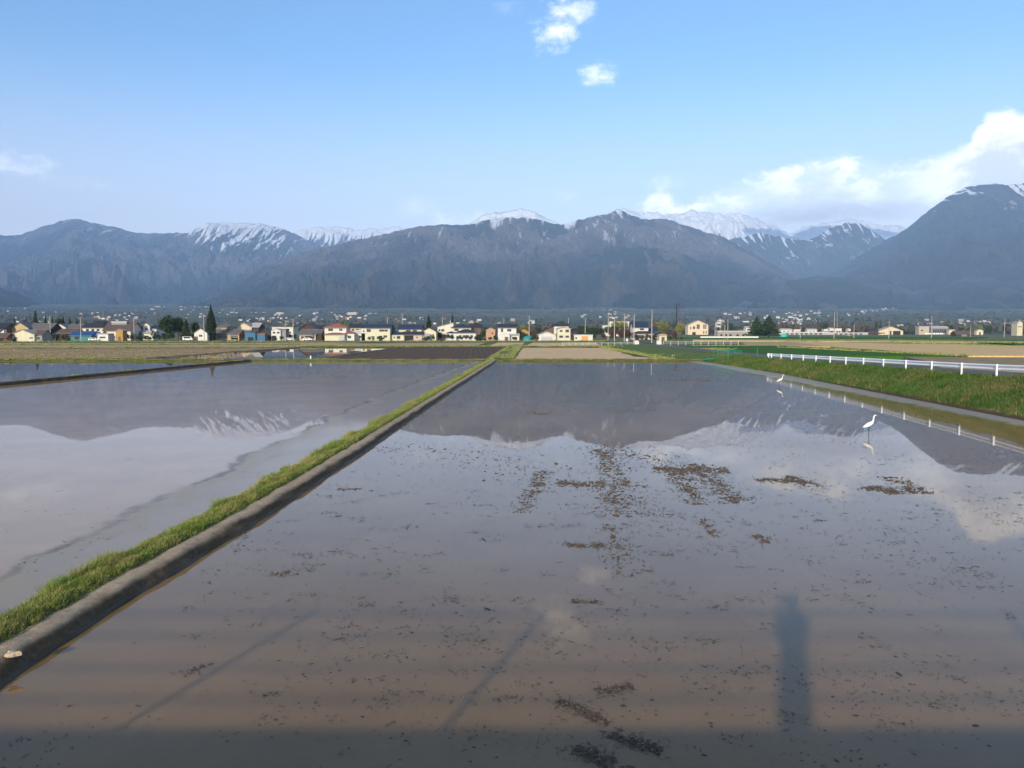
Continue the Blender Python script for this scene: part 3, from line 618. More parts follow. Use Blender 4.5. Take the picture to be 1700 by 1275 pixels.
# ---- embankment and road on the right
def rail_pt(y): return 27.0+.0513*y                              # guardrail line
def road_z(y): return float(np.interp(y, [0, 48, 96, 190, 300, 380], [2.9, 1.72, .98, .6, .35, .15]))
def bank():
    ys = np.concatenate([np.arange(.7, 125, .5), np.arange(126, 300, 2.)]); V = []
    for y in ys:
        e = float(edge_x(y)) if y < 113 else 27.0+(y-113)*.03; r = rail_pt(y) if y > 40 else rail_pt(40)-(40-y)*.02; rz = road_z(y)
        if y > 113: e = min(e-min((y-113)*.5, 10), r-1)
        for t in np.linspace(0, 1, 14):
            x = e-.6+(r+.4-e+.6)*t; z = -.35+(rz-.04+.35)*(min(1, t*1.25)**.85)
            z += .10*float(fbm(x/1.7, y/1.7, 3))*min(1, 4*t*(1.08-t)); V.append((x, y, z))
    f = tag(link('embankment', np_mesh('embankment', V, grid_faces(len(ys), 14), M_grassy, True)), 'green grassy bank sloping from the road down to the paddy', kind='structure')
    # far shoulder
    V = []
    for y in ys:
        r = (rail_pt(y) if y > 40 else rail_pt(40)-(40-y)*.02)+.35+4.9; rz = road_z(y)
        for t in np.linspace(0, 1, 5): V.append((r+t*4, y, rz-.05-(rz+.3)*t))
    tag(link('road_shoulder', np_mesh('road_shoulder', V, grid_faces(len(ys), 5), M_verge, True)), 'low verge on the far side of the farm road', kind='structure')
    V = []
    for y in np.concatenate([ys, np.arange(302, 380, 4.)]):
        r = (rail_pt(y) if y > 40 else rail_pt(40)-(40-y)*.02)+.35
        if y > 200: r -= (y-200)*.045
        for t in (0, .5, 1): V.append((r+4.9*t, y, road_z(y)+.03*(t == .5)))
    tag(link('road', np_mesh('road', V, grid_faces(len(V)//3, 3), rough_mat('asphalt', (.11, .11, .11), (.15, .15, .145), 6, bmp=.006), True)), 'narrow grey farm road behind the white guardrail', kind='structure')
    n = 110000; y = 26+100*rng.uniform(0, 1, n)**1.3; ex = edge_x(y); rr = 27+.0513*y; t = rng.uniform(.15, 1, n); x = ex-.6+(rr+1.0-ex)*t
    rz = np.interp(y, [0, 48, 96, 190], [2.9, 1.72, .98, .6]); z = -.35+(rz-.04+.35)*(np.minimum(1, t*1.25)**.85)+.10*fbm(x/1.7, y/1.7, 3)*np.minimum(1, 4*t*(1.08-t))
    k = np.clip(fbm(x/1.5+5, y/1.5, 3)+.55, .15, 1.4); h = (.10+.17*k)*rng.uniform(.5, 1.3, n)
    tag(link('grass', blades('grass', np.stack([x, y, z-.02], 1), h, np.interp(y, [26, 120], [.014, .045])*rng.uniform(.7, 1.3, n), M_blade2, .9)), 'lush green grass covering the embankment', 'grass', kind='stuff')
    n = 900; y = 34+14*rng.uniform(0, 1, n)**1.; y = np.where(rng.uniform(0, 1, n) < .6, 36+9*rng.beta(2, 3, n), y); x = edge_x(y)+rng.uniform(.0, .45, n)
    tag(link('reeds', blades('reeds', np.stack([x, y, np.zeros(n)], 1), rng.uniform(.12, .4, n), np.full(n, .016), M_straw, .4)), 'pale dry reed stubble along the foot of the embankment', 'reeds', kind='stuff')
bank()
# ------------------------------------------------------------------ buildings
C = {k_: tuple(v_*.74 for v_ in c_) for k_, c_ in dict(cream=(.78, .70, .50), yellow=(.82, .77, .56), white=(.84, .82, .76), beige=(.62, .53, .40), tan=(.60, .46, .26), orange=(.52, .31, .12), brown=(.20, .13, .09),
         grey=(.36, .36, .36), blue=(.08, .21, .34), teal=(.08, .30, .32), salmon=(.62, .38, .25), dkbrown=(.09, .06, .045), lyellow=(.86, .82, .68), pink=(.72, .56, .44), school=(.86, .72, .50), stone=(.42, .38, .33), red=(.28, .08, .05),
         rdark=(.035, .035, .045), rblue=(.03, .045, .09), rgrey=(.16, .14, .13), rbrown=(.13, .09, .075), rred=(.36, .13, .07), rtan=(.42, .34, .26), rlight=(.48, .46, .44), rsblue=(.02, .09, .24), rgreen=(.035, .06, .05), rwhite=(.66, .66, .64)).items()}
def wm(c):
    if c[0] == 'r' and c != 'red':
        def f(n, bs, pos, geo):
            x, y, z = n.sep(pos); k = n.noise(pos, 1.5, 5, .6)
            rows = n.m('MULTIPLY', n.m('ADD', n.m('SINE', n.m('MULTIPLY', z, 24.)), 1.), .5)
            cc = n.mix(n.ss(k, .3, .75, 0., .5), C[c], tuple(min(1, v*1.7+.015) for v in C[c])); cc = n.mix(n.m('MULTIPLY', rows, .25), cc, tuple(v*.5 for v in C[c]))
            n.put(bs.inputs['Base Color'], cc); bs.inputs['Roughness'].default_value = .55; bs.inputs['Specular IOR Level'].default_value = .3
        return mat('roof_'+c, f)
    return paint('wall_'+c, C[c], .8, .2, .25, .8)
M_glass = mat('window_glass', lambda n, bs, p, g: (n.put(bs.inputs['Base Color'], n.mix(n.noise(p, .6, 2), (.02, .025, .03), (.07, .08, .09))), setattr(bs.inputs['Roughness'], 'default_value', .12)))
M_frame = paint('window_frame', (.22, .20, .18), .5)
M_dark = paint('dark_opening', (.03, .028, .026), .9)

def roof_mesh(kind, w, d, h0, h1, o=.55):
    b = MB(); t = .16
    if kind == 'side':                                             # ridge runs across the view
        b.prism([(-o, h0-o*(h1-h0)/(d/2)), (d/2, h1), (d+o, h0-o*(h1-h0)/(d/2)), (d+o, h0-o*(h1-h0)/(d/2)+t), (d/2, h1+t), (-o, h0-o*(h1-h0)/(d/2)+t)], 'x', -w/2-o, w/2+o)
        b.box(-w/2-o*.8, w/2+o*.8, d/2-.15, d/2+.15, h1+t-.03, h1+t+.16)
    elif kind == 'front':                                          # gable faces the camera
        k = (h1-h0)/(w/2)
        b.prism([(-w/2-o, h0-o*k), (0, h1), (w/2+o, h0-o*k), (w/2+o, h0-o*k+t), (0, h1+t), (-w/2-o, h0-o*k+t)], 'y', -o, d+o)
    elif kind == 'hip':
        k = (h1-h0)/(min(w, d)/2); r = max(0, w/2-d/2); z0 = h0-.1
        base = [(-w/2-o, -o, z0), (w/2+o, -o, z0), (w/2+o, d+o, z0), (-w/2-o, d+o, z0)]
        up = [(x, y, z0+t) for x, y, z in base]; rg = [(-r, d/2, h1), (r, d/2, h1)] if r > .1 else [(-.05, d/2, h1), (.05, d/2, h1)]
        b.add(base+up+rg, [(3, 2, 1, 0), (0, 1, 5, 4), (1, 2, 6, 5), (2, 3, 7, 6), (3, 0, 4, 7), (4, 5, 9, 8), (6, 7, 8, 9), (5, 6, 9), (7, 4, 8)])
    elif kind in ('monoR', 'monoL'):                                # single pitch, high at one end
        a, c = (h0, h1) if kind == 'monoR' else (h1, h0)
        b.prism([(-w/2-.3, a), (w/2+.3, c), (w/2+.3, c+t), (-w/2-.3, a+t)], 'y', -.4, d+.4)
    elif kind == 'flat':
        b.box(-w/2-.12, w/2+.12, -.12, d+.12, h0, h1)
    elif kind == 'arch':
        n = 12; pr = [(-w/2-.3, h0)]+[(-(w/2+.3)*math.cos(math.pi*i/n), h0+.02+(h1-h0)*math.sin(math.pi*i/n)) for i in range(n+1)]+[(w/2+.3, h0)]
        b.prism(pr, 'y', -.3, d+.3)
    return b
def wall_mesh(kind, w, d, h0, h1):
    b = MB()
    if kind == 'front': b.prism([(-w/2, 0), (w/2, 0), (w/2, h0), (0, h1), (-w/2, h0)], 'y', 0, d)
    elif kind == 'side': b.prism([(0, 0), (d, 0), (d, h0), (d/2, h1), (0, h0)], 'x', -w/2, w/2)
    elif kind == 'monoR': b.prism([(-w/2, 0), (w/2, 0), (w/2, h1), (-w/2, h0)], 'y', 0, d)
    elif kind == 'monoL': b.prism([(-w/2, 0), (w/2, 0), (w/2, h0), (-w/2, h1)], 'y', 0, d)
    else: b.box(-w/2, w/2, 0, d, 0, h0)
    return b
def house(name, label, cat, D, blocks, group='houses along the edge of the fields', yaw=0., veranda=None):
    """blocks: (x0, x1, eave_y, ridge_y, roof kind, wall colour, roof colour, depth, offset back, windows). Sizes come from the picture; the house stands at distance D."""
    cx = .5*(min(b[0] for b in blocks)+max(b[1] for b in blocks)); X0 = P(cx, 560, D).x
    root = empty(name, (X0, D, 0), yaw); tag(root, label, cat, group)
    for bi, (x0, x1, ye, yr, kind, wc, rc, d, back, wins) in enumerate(blocks):
        Dd = D+back; a, b_ = P(x0, 560, Dd).x-X0, P(x1, 560, Dd).x-X0; w = b_-a; mx = (a+b_)/2
        h0 = P(cx, ye, Dd).z; h1 = P(cx, yr, Dd).z; h0 = max(h0, 1.2); h1 = max(h1, h0+.15)
        if kind in ('side', 'front', 'hip'): h1 -= .1
        wl = wall_mesh(kind, w, d, h0, h1-.02 if kind in ('side', 'front') else h1).build('wall', wm(wc), root, (mx, back, 0))
        rf = roof_mesh(kind, w, d, h0, h1, .55 if w > 5 else .3).build('roof', wm(rc), root, (mx, back, 0))
        if kind in ('side', 'hip') and w > 7:
            MB().box(-w/2-.5, w/2+.5, -.62, -.50, h0-.32, h0-.20).build('gutter', M_frame, rf)
        for wi in wins:
            u, wd, z, wh = wi[:4]; kd = 1.9 if D > 800 else 1.; wd *= kd; wh *= kd; typ = wi[4] if len(wi) > 4 else 'window'
            cxw = (u-.5)*w; zz = z*h0
            if typ == 'window':
                fr = MB().box(-wd/2, wd/2, -.05, .0, -wh/2, wh/2).build('window', M_frame, root, (mx+cxw, back-.004, zz))
                p2 = MB(); np_ = 2 if wd > 1.3 else 1
                for k in range(np_):
                    q0 = -wd/2+.07+k*(wd-.14)/np_+(.03 if k else 0); q1 = -wd/2+.07+(k+1)*(wd-.14)/np_-(.03 if k < np_-1 else 0)
                    MB().box(q0, q1, -.075, -.053, -wh/2+.07, wh/2-.07).build('pane', M_glass, fr)
            elif typ == 'lattice':
                fr = MB().box(-wd/2, wd/2, -.05, 0, -wh/2, wh/2).build('window', M_glass, root, (mx+cxw, back-.004, zz))
                for k in range(3): MB().box(-wd/2, wd/2, -.12, -.06, -wh/2+k*wh/2.6, -wh/2+k*wh/2.6+.12).build('slat', paint('window_white', (.7, .68, .62)), fr)
            elif typ == 'door':
                dr = MB().box(-wd/2, wd/2, -.06, 0, -wh/2, wh/2).build('door', paint('door_brown', (.12, .08, .05)), root, (mx+cxw, back-.004, wh/2+.02))
                MB().box(wd/2-.2, wd/2-.12, -.12, -.06, -.1, .1).build('handle', M_frame, dr)
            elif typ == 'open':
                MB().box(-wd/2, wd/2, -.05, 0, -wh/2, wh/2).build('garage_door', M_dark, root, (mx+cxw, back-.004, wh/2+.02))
            elif typ == 'shutter':
                sh = MB()
                for k in range(int(wh/.3)): sh.box(-wd/2, wd/2, -.08, 0, -wh/2+k*.3, -wh/2+k*.3+.25)
                sh.build('shutter', paint('shutter_grey', (.45, .46, .46)), root, (mx+cxw, back-.004, wh/2+.02))
            elif typ == 'balcony':
                bl = MB().box(-wd/2, wd/2, -1.1, 0, -.06, .06).box(-wd/2, wd/2, -1.15, -1.08, .07, 1.0).build('balcony', paint('balcony_pale', (.62, .60, .55)), root, (mx+cxw, back-.004, zz))
    return root
def ww(n, z, wd=1.5, wh=1.1, a=.12, b=.88): return [(a+(b-a)*(i+.5)/n, wd, z, wh) for i in range(n)]
W2 = lambda n=2: ww(n, .72)+ww(n, .28, 1.6, 1.4)

# left end of the village
house('house', 'house with white wall patch and dark roof at the very edge of the photo', 'house', 345, [(-14, 8, 545, 536, 'side', 'brown', 'rdark', 9, 0, W2()), (0, 7, 553, 546, 'monoR', 'white', 'rdark', 2, -3, [(.5, .9, .5, .9)])])
house('shed', 'low reddish brown shed in front of the leftmost dark house', 'shed', 318, [(-16, 10, 560, 553.5, 'side', 'red', 'rbrown', 5, 0, [(.7, 1.6, .5, 1.9, 'open')])])
house('house', 'tan house with two stepped gables and long grey roof', 'house', 350, [(20, 48, 544.5, 535, 'front', 'tan', 'rgrey', 11, 0, [(.35, 1.5, .62, 1.), (.7, 1.2, .62, 1.)]), (48, 84, 546, 537, 'side', 'dkbrown', 'rgrey', 9, 2, [(.45, 2.6, .75, 1.2), (.8, 1.3, .7, 1.)])])
house('shed', 'bright yellow gabled shed with two small windows', 'shed', 322, [(17, 57, 555.5, 547, 'front', 'yellow', 'rtan', 8, 0, [(.22, 1.5, .52, .55), (.87, 1.5, .52, .55)]), (57.5, 70, 556, 548.5, 'side', 'grey', 'rbrown', 7, 1, [(.5, 1.2, .5, 1.)])])
house('hut', 'tiny dark arched hut beside the yellow shed', 'hut', 305, [(10.5, 20, 565.5, 562.5, 'arch', 'dkbrown', 'rdark', 2.4, 0, [(.5, 1.2, .5, 1.1, 'open')])])
house('barn', 'low dark barn in the shade behind the trees by the yellow shed', 'barn', 352, [(70, 93, 555, 548, 'side', 'dkbrown', 'rdark', 7, 0, [(.5, 2, .45, 1.8, 'open')])])
house('house', 'small white house with shallow gable between dark barn and blue roof', 'house', 372, [(91, 110, 543.5, 537.5, 'front', 'white', 'rgrey', 9, 0, [(.5, 1.8, .75, 1.1)]), (110, 132, 544, 538.5, 'side', 'beige', 'rgrey', 8, 1, [(.5, 1.8, .75, 1.1)])])
house('shed', 'low shed with long reddish brown roof under the small white house', 'shed', 352, [(96, 126, 552.5, 546.3, 'side', 'dkbrown', 'rbrown', 7, 0, [(.4, 1.5, .5, 1.)])])
house('shed', 'blue roofed shed with teal walls behind a utility pole', 'shed', 345, [(117, 152, 556.5, 550.5, 'side', 'teal', 'rsblue', 8, 0, [(.3, 2.2, .5, 1.4)]), (152, 160, 557.5, 552, 'side', 'dkbrown', 'rsblue', 6, .5, [(.5, 1.2, .4, 1.3, 'open')])])
house('house', 'long cream two storey house with dark roof and three upper windows', 'house', 366, [(137, 172, 543.5, 536.5, 'side', 'lyellow', 'rdark', 9, 0, ww(3, .79, 1.4, 1.1)+ww(2, .3)), (157, 172, 538, 532.6, 'side', 'beige', 'rdark', 5, 3, [])])
house('barn', 'large barn with wide dark brown roof and pale walls', 'barn', 362, [(172, 217, 548.5, 534.5, 'side', 'lyellow', 'rbrown', 12, 0, [(.2, 2., .5, 1.), (.7, 2.4, .4, 1.2)]), (186, 211, 536, 533.5, 'flat', 'rlight' if 0 else 'grey', 'rlight', 5, 4, [])])
house('shed', 'small whitish shed with one long window next to orange hut', 'shed', 343, [(161, 179.5, 555.5, 553.6, 'flat', 'white', 'rlight', 5, 0, [(.5, 2.6, .55, .75)])])
house('hut', 'narrow orange wooden hut standing taller than the shed beside it', 'hut', 343, [(192.5, 204, 549, 546, 'front', 'orange', 'rtan', 4, 0, [(.5, 1.0, .4, 1.9, 'door')])])
house('house', 'white house with hipped dark roof next to the dark round trees', 'house', 375, [(232, 260, 545, 537.5, 'hip', 'white', 'rdark', 10, 0, ww(2, .8)), (238, 249, 541, 536.4, 'front', 'white', 'rtan', 5, -1.5, [(.5, 1.2, .78, .8)]), (236, 255, 553, 550, 'side', 'lyellow', 'rlight', 5, -6, [(.4, 2, .5, 1.)])])
house('shed', 'white gabled shed with maroon door left of the tall cypress', 'shed', 352, [(322.5, 344, 552.5, 544.5, 'front', 'white', 'rgrey', 8, 0, [(.5, 1.6, .62, .9), (.14, 1.6, .3, 1.9, 'door')])])
house('house', 'orange and brown house with stepped roofs just right of the cypress', 'house', 365, [(358, 386, 543, 535.5, 'hip', 'tan', 'rgrey', 9, 4, [(.2, 2.2, .8, 1.1), (.75, 1.8, .8, 1.1)]), (355, 397, 554, 547.5, 'side', 'tan', 'rgrey', 8, -2, [(.33, 4.2, .55, 1.9, 'lattice'), (.8, 3.4, .55, 1.9, 'lattice')])])
house('house', 'cream house with broad shallow gable and light roof', 'house', 374, [(391, 418, 543.5, 535.8, 'front', 'cream', 'rtan', 11, 0, [(.3, 1.4, .72, 1.0)]), (418, 430, 543.2, 536.4, 'side', 'dkbrown', 'rlight', 9, .6, [(.5, 1.6, .7, 1.)]), (396, 412, 553, 547.5, 'side', 'white', 'rtan', 6, -6, [(.5, 3, .5, 1.4)])])
house('shed', 'bright blue shed standing at the field edge', 'shed', 345, [(406.5, 424, 553, 549.8, 'monoL', 'blue', 'rsblue', 5, 0, [(.55, 2.4, .38, 1.6, 'open')]), (424, 440, 556, 553.5, 'flat', 'blue', 'rgrey', 4, 1, [])])
house('barn', 'dark green roofed barn behind the bright blue shed', 'barn', 362, [(427, 450, 553.5, 545.8, 'front', 'dkbrown', 'rgreen', 9, 0, [(.5, 2.2, .4, 2., 'open')])])
house('house', 'boxy white house with ground floor carport beside two poles', 'house', 360, [(450.5, 466, 549, 545.5, 'front', 'white', 'rlight', 8, 0, [(.3, 1.2, .8, .9), (.75, 1.2, .8, .9), (.3, 2, .3, 2.2, 'open')]), (466, 473, 548.5, 545.8, 'flat', 'grey', 'rgrey', 7, 1, [])])
house('warehouse', 'long low white warehouse behind the boxy white house', 'warehouse', 395, [(452, 487, 544.5, 543, 'flat', 'lyellow', 'rwhite', 10, 0, [(.4, 2, .6, 1.), (.8, 2, .6, 1.)])])
house('house', 'black roofed house with big dark gable behind the grey barn', 'house', 380, [(496, 526, 547, 536, 'front', 'dkbrown', 'rdark', 12, 0, [(.5, 2., .8, 1.)]), (526, 536, 547, 540, 'side', 'dkbrown', 'rdark', 8, 1, [])])
house('barn', 'grey roofed barn with pale wall and a white car before it', 'barn', 352, [(497, 524, 555, 547, 'side', 'pink', 'rgrey', 9, 0, [(.2, 1.4, .5, 1.2), (.55, 3.2, .4, 2.1, 'open'), (.85, 1.2, .5, 1.)]), (524, 534, 553, 547.5, 'side', 'dkbrown', 'rgrey', 8, .8, [])])
house('house', 'cream house with terracotta red hipped roof and matching lower roofs', 'house', 352, [(539, 575, 543.5, 536.3, 'hip', 'white', 'rred', 9, 3, [(.28, 2.2, .82, 1.2), (.75, 1.5, .82, 1.)]), (539, 572, 554.8, 551.8, 'hip', 'yellow', 'rred', 6, -3, [(.85, 2.6, .45, 2.2, 'shutter')]), (572, 588, 553.6, 548.8, 'hip', 'white', 'rred', 6, -1, [(.5, 1.5, .5, 1.2)])])
house('house', 'pale house with slate roof peeking out behind the red roofed one', 'house', 395, [(580, 600, 543.5, 537.6, 'side', 'beige', 'rdark', 8, 0, ww(2, .8, 1.2, 1.))])
house('shed', 'small white shed with stepped light roof beside the big cream house', 'shed', 356, [(588, 606, 553, 549, 'side', 'white', 'rwhite', 5, 0, [(.6, 1.4, .5, 1.)]), (592, 604, 549.5, 546.8, 'front', 'beige', 'rlight', 5, 4, [])])
house('house', 'largest cream two storey house with long navy roof', 'house', 354, [(607.5, 647.5, 544, 538.2, 'side', 'yellow', 'rblue', 9, 0, [(.12, 1.9, .78, 1.3), (.66, 2.3, .78, 1.), (.84, 1.5, .78, 1.), (.28, 1.9, .28, .7), (.61, 1.5, .2, 2.2, 'open'), (.8, 1.7, .32, 1.1)]), (600, 607.5, 544.6, 539, 'side', 'lyellow', 'rblue', 7, 2, [(.5, .8, .75, .8)])])
house('house', 'cream house with navy upper roof and dark panel beside the largest one', 'house', 356, [(662, 700, 546, 538.8, 'side', 'yellow', 'rblue', 8, 4, [(.42, 2.2, .82, .9), (.7, 2., .82, 1.)]), (648, 670, 555, 551.8, 'side', 'yellow', 'rblue', 5, 0, [(.62, 1.6, .5, 1.4), (.3, .7, .5, .8)]), (670, 701, 555, 551, 'side', 'pink', 'rdark', 6, -1.5, [(.28, 4.2, .42, 2.3, 'open'), (.72, .6, .5, .8)]), (648, 660, 546, 543.3, 'monoL', 'blue', 'rblue', 5, 3, [(.5, 2.4, .75, 1.4)])])
house('house', 'small pale yellow gabled house with light blue awning', 'house', 358, [(700, 724, 550.5, 543.8, 'front', 'yellow', 'rdark', 8, 0, [(.3, 1.1, .62, .9), (.8, .8, .6, 1.0)]), (702, 713, 557.5, 554.4, 'side', 'grey', 'rlight', 3, -3, [(.5, 1.8, .4, 1.6, 'open')])])
house('house', 'pale yellow house with one steep single pitch roof rising to the cedar', 'house', 368, [(726.5, 752.5, 542.8, 535.2, 'monoR', 'lyellow', 'rgrey', 9, 0, [(.12, .9, .75, 1.1), (.33, 1.5, .75, 1.1), (.5, 1.4, .3, 1.2)])])
house('house', 'wide white house under several black hipped roofs', 'house', 360, [(750, 782, 543.8, 537, 'hip', 'lyellow', 'rdark', 9, 4, [(.2, 1.2, .82, 1.1), (.3, 1.2, .82, 1.1)]), (780, 799, 543.5, 538.6, 'side', 'brown', 'rdark', 8, 6, [(.5, 2, .8, 1.)]), (757, 790, 552, 546, 'hip', 'white', 'rdark', 7, -5, ww(4, .5, 1.3, 1.3)), (741, 757, 553, 549.5, 'hip', 'white', 'rdark', 5, -4, [(.5, 2., .5, 1.3)])])
house('house', 'salmon coloured narrow house with white gable top', 'house', 358, [(807, 822, 548, 544.2, 'front', 'salmon', 'rlight', 8, 0, [(.7, .8, .7, .8)])])
house('house', 'plain white two storey house with dark roof and white porch', 'house', 354, [(826.5, 857, 543.4, 538.3, 'side', 'white', 'rdark', 9, 0, [(.23, 1., .78, 1.7), (.62, 1.9, .78, 1.2)]), (833, 846, 555.8, 552.2, 'front', 'white', 'rwhite', 4, -4, [(.6, 1.6, .45, 1.7, 'door')]), (846, 862, 557, 554.6, 'side', 'white', 'rlight', 4, -2, [(.5, 2.2, .55, .9)])])
house('shed', 'ochre walled shed with dark lean-to roof beside the bare trees', 'shed', 372, [(860, 878, 550.3, 545, 'front', 'orange', 'rdark', 7, 0, [(.5, 1.4, .6, 1.)])])
house('house', 'traditional house with big sweeping black gable roof', 'house', 376, [(903, 958, 548, 536.6, 'front', 'brown', 'rdark', 13, 3, [(.3, 2.4, .7, 1.2), (.6, 2.4, .7, 1.2)]), (920, 944, 541, 537.4, 'side', 'white', 'rdark', 7, -2, [(.5, 3, .85, .6)])])
house('shed', 'whitewashed shed with curved pale roof below the black gable', 'shed', 355, [(894, 921, 555.5, 550.6, 'front', 'white', 'rwhite', 7, 0, [(.5, 5.2, .35, 2., 'shutter')])])
house('house', 'pale yellow two storey house with four framed windows', 'house', 352, [(925.5, 947, 545.5, 542.6, 'front', 'yellow', 'rlight', 9, 0, [(.28, 1.3, .80, .9), (.75, 1.6, .80, 1.3), (.28, 1.7, .33, 1.1), (.75, 1.6, .33, 1.)]), (947, 958, 551, 545, 'side', 'dkbrown', 'rdark', 8, .8, [(.5, 1.4, .4, 2.2, 'open')])])
house('garage', 'low white garage with bright orange door', 'garage', 350, [(953.5, 984, 557.3, 555.6, 'flat', 'lyellow', 'rwhite', 6, 0, [(.1, .8, .5, .9)])])
g_ = bpy.data.objects['garage']; MB().box(-1.5, 1.5, -.08, 0, .02, 2.1).build('garage_door', paint('orange_door', (.70, .30, .10), .6), g_, (.6, -.005, 0))
house('apartment_block', 'pale four storey block half hidden behind the bare trees', 'apartment block', 640, [(1012, 1044, 535.2, 533.6, 'flat', 'lyellow', 'rwhite', 12, 0, ww(6, .88, 1.6, 1.2, .04, .96)+ww(6, .64, 1.6, 1.2, .04, .96)+ww(6, .4, 1.6, 1.2, .04, .96)), (1001, 1012, 541.5, 540.2, 'flat', 'lyellow', 'rwhite', 9, 2, [])])
house('house', 'white house with steep navy roof standing behind the tall poles', 'house', 400, [(1051, 1076, 543.2, 534, 'side', 'lyellow', 'rblue', 10, 3, [(.58, 2.1, .83, 1.)]), (1050, 1093, 553.6, 549.3, 'hip', 'rlight' if 0 else 'white', 'rdark', 7, -3, [(.3, 4.2, .45, 1.9), (.75, 3, .45, 1.8)]), (1082, 1093, 549.8, 543.5, 'side', 'brown', 'rblue', 8, 2, [])])
house('hut', 'round roofed cream storage hut beside the navy roofed house', 'hut', 345, [(1094.5, 1107, 557.5, 554.2, 'arch', 'yellow', 'rtan', 5, 0, [(.5, 1.4, .45, 1.7, 'door')])])
house('school_hall', 'cream hall with curved roof and tall narrow windows', 'hall', 870, [(1142, 1175.5, 539.5, 531.8, 'front', 'school', 'rtan', 14, 0, [(.13, .7, .68, 1.3), (.27, .7, .72, 1.6), (.32, .7, .72, 1.6), (.45, .55, .83, 2.7), (.5, .55, .83, 2.7), (.55, .55, .83, 2.7), (.77, .5, .83, 2.7), (.83, .5, .83, 2.7), (.89, .5, .83, 2.7), (.3, 2., .2, 1.6, 'open'), (.78, .6, .25, 1.6), (.9, .6, .25, 1.6)])])
house('tower_building', 'small distant white building with a pointed turret', 'building', 1000, [(1189.5, 1197, 535, 531, 'hip', 'white', 'rtan', 6, 0, ww(2, .8, 1.4, 1.2)), (1193.5, 1196.5, 531, 528.2, 'hip', 'white', 'rtan', 3, 1, [])])
house('long_shed', 'long low grey shed with white roof edge left of the conifers', 'shed', 660, [(1191, 1245, 550.5, 549.2, 'flat', 'stone', 'rwhite', 9, 0, [(.12, 1.6, .5, 1.6, 'open'), (.27, 1.8, .5, 1.6, 'open'), (.4, 1.8, .5, 1.6, 'open'), (.62, 1.8, .5, 1.6, 'open'), (.8, 1.8, .5, 1.6, 'open')])])
house('house', 'small white house showing over the long grey shed', 'house', 720, [(1238, 1247, 544, 541.8, 'side', 'white', 'rlight', 7, 0, ww(2, .7, 1.2, 1.))])
house('long_shed', 'very long low shed with pale roof stretching right of the conifers', 'shed', 850, [(1293, 1376, 552.6, 551.2, 'flat', 'rlight', 'rwhite', 7, 0, ww(8, .5, 1.6, .8)), (1376, 1441, 553.2, 552.1, 'flat', 'rlight', 'rwhite', 7, 2, ww(6, .5, 1.6, .8))])
for i, (a, b_, c, lb) in enumerate([(1296, 1314, 546.4, 'low pale building peeping over the long shed nearest the conifers'), (1318, 1329, 547.3, 'second little pale roof behind the long shed'), (1340, 1356, 546.6, 'wider pale roof behind the middle of the long shed'),
        (1368, 1374, 546.6, 'tiny white building behind the long shed'), (1377, 1384, 545, 'small cream square building behind the long shed'), (1386, 1397, 545.6, 'cream building with flat roof right of the square one'), (1408, 1412, 546, 'narrow white hut at the far end of the long shed')]):
    house('distant_building', lb, 'building', 895, [(a, b_, c+.6, c-.5, 'flat' if i % 2 else 'side', 'lyellow', 'rwhite', 7, 0, ww(2, .5, 1.3, 1.))], 'pale buildings behind the long shed')
house('barn', 'tan gabled barn with wide dark doorway in the distant field', 'barn', 860, [(1458.5, 1499, 549.3, 542, 'front', 'school', 'rtan', 12, 0, [(.21, .8, .42, .9), (.12, .8, .42, .9), (.49, 1., .5, 2.3, 'open'), (.74, 4.4, .5, 2.3, 'open')]), (1441, 1458.5, 549.5, 545.8, 'side', 'dkbrown', 'rdark', 9, 1, [])])
house('storehouse', 'beige box shaped storehouse right of the tan barn', 'storehouse', 890, [(1525, 1542, 543.8, 541.6, 'flat', 'beige', 'rlight', 8, 0, [(.3, 1.2, .6, 1.)])])
house('greenhouse', 'grey blue glasshouse beside the beige storehouse', 'greenhouse', 890, [(1547, 1574, 544.5, 541.6, 'side', 'grey', 'rlight', 8, 0, ww(7, .55, 1.2, 2.2, .03, .97))])
house('shed', 'small tan shed between glasshouse and maroon roof', 'shed', 880, [(1575, 1585, 548.4, 546.6, 'flat', 'school', 'rtan', 5, 0, [(.5, 1, .5, 1.6, 'door')])])
house('shed', 'low open shed with dark maroon roof in the far field', 'shed', 640, [(1587, 1617, 554.4, 549.4, 'side', 'dkbrown', 'rbrown', 8, 0, [(.45, 4.2, .4, 1.5, 'lattice')])])
house('hut', 'bright yellow hut near the right end of the far field', 'hut', 850, [(1621, 1632, 549, 546.6, 'front', 'yellow', 'rtan', 5, 0, [(.5, 1., .45, 1.6, 'door')])])
house('house', 'cream house up the slope at the far right end of the plain', 'house', 700, [(1688, 1697, 536, 533, 'front', 'cream', 'rtan', 8, 0, ww(2, .7, 1.2, 1.))])
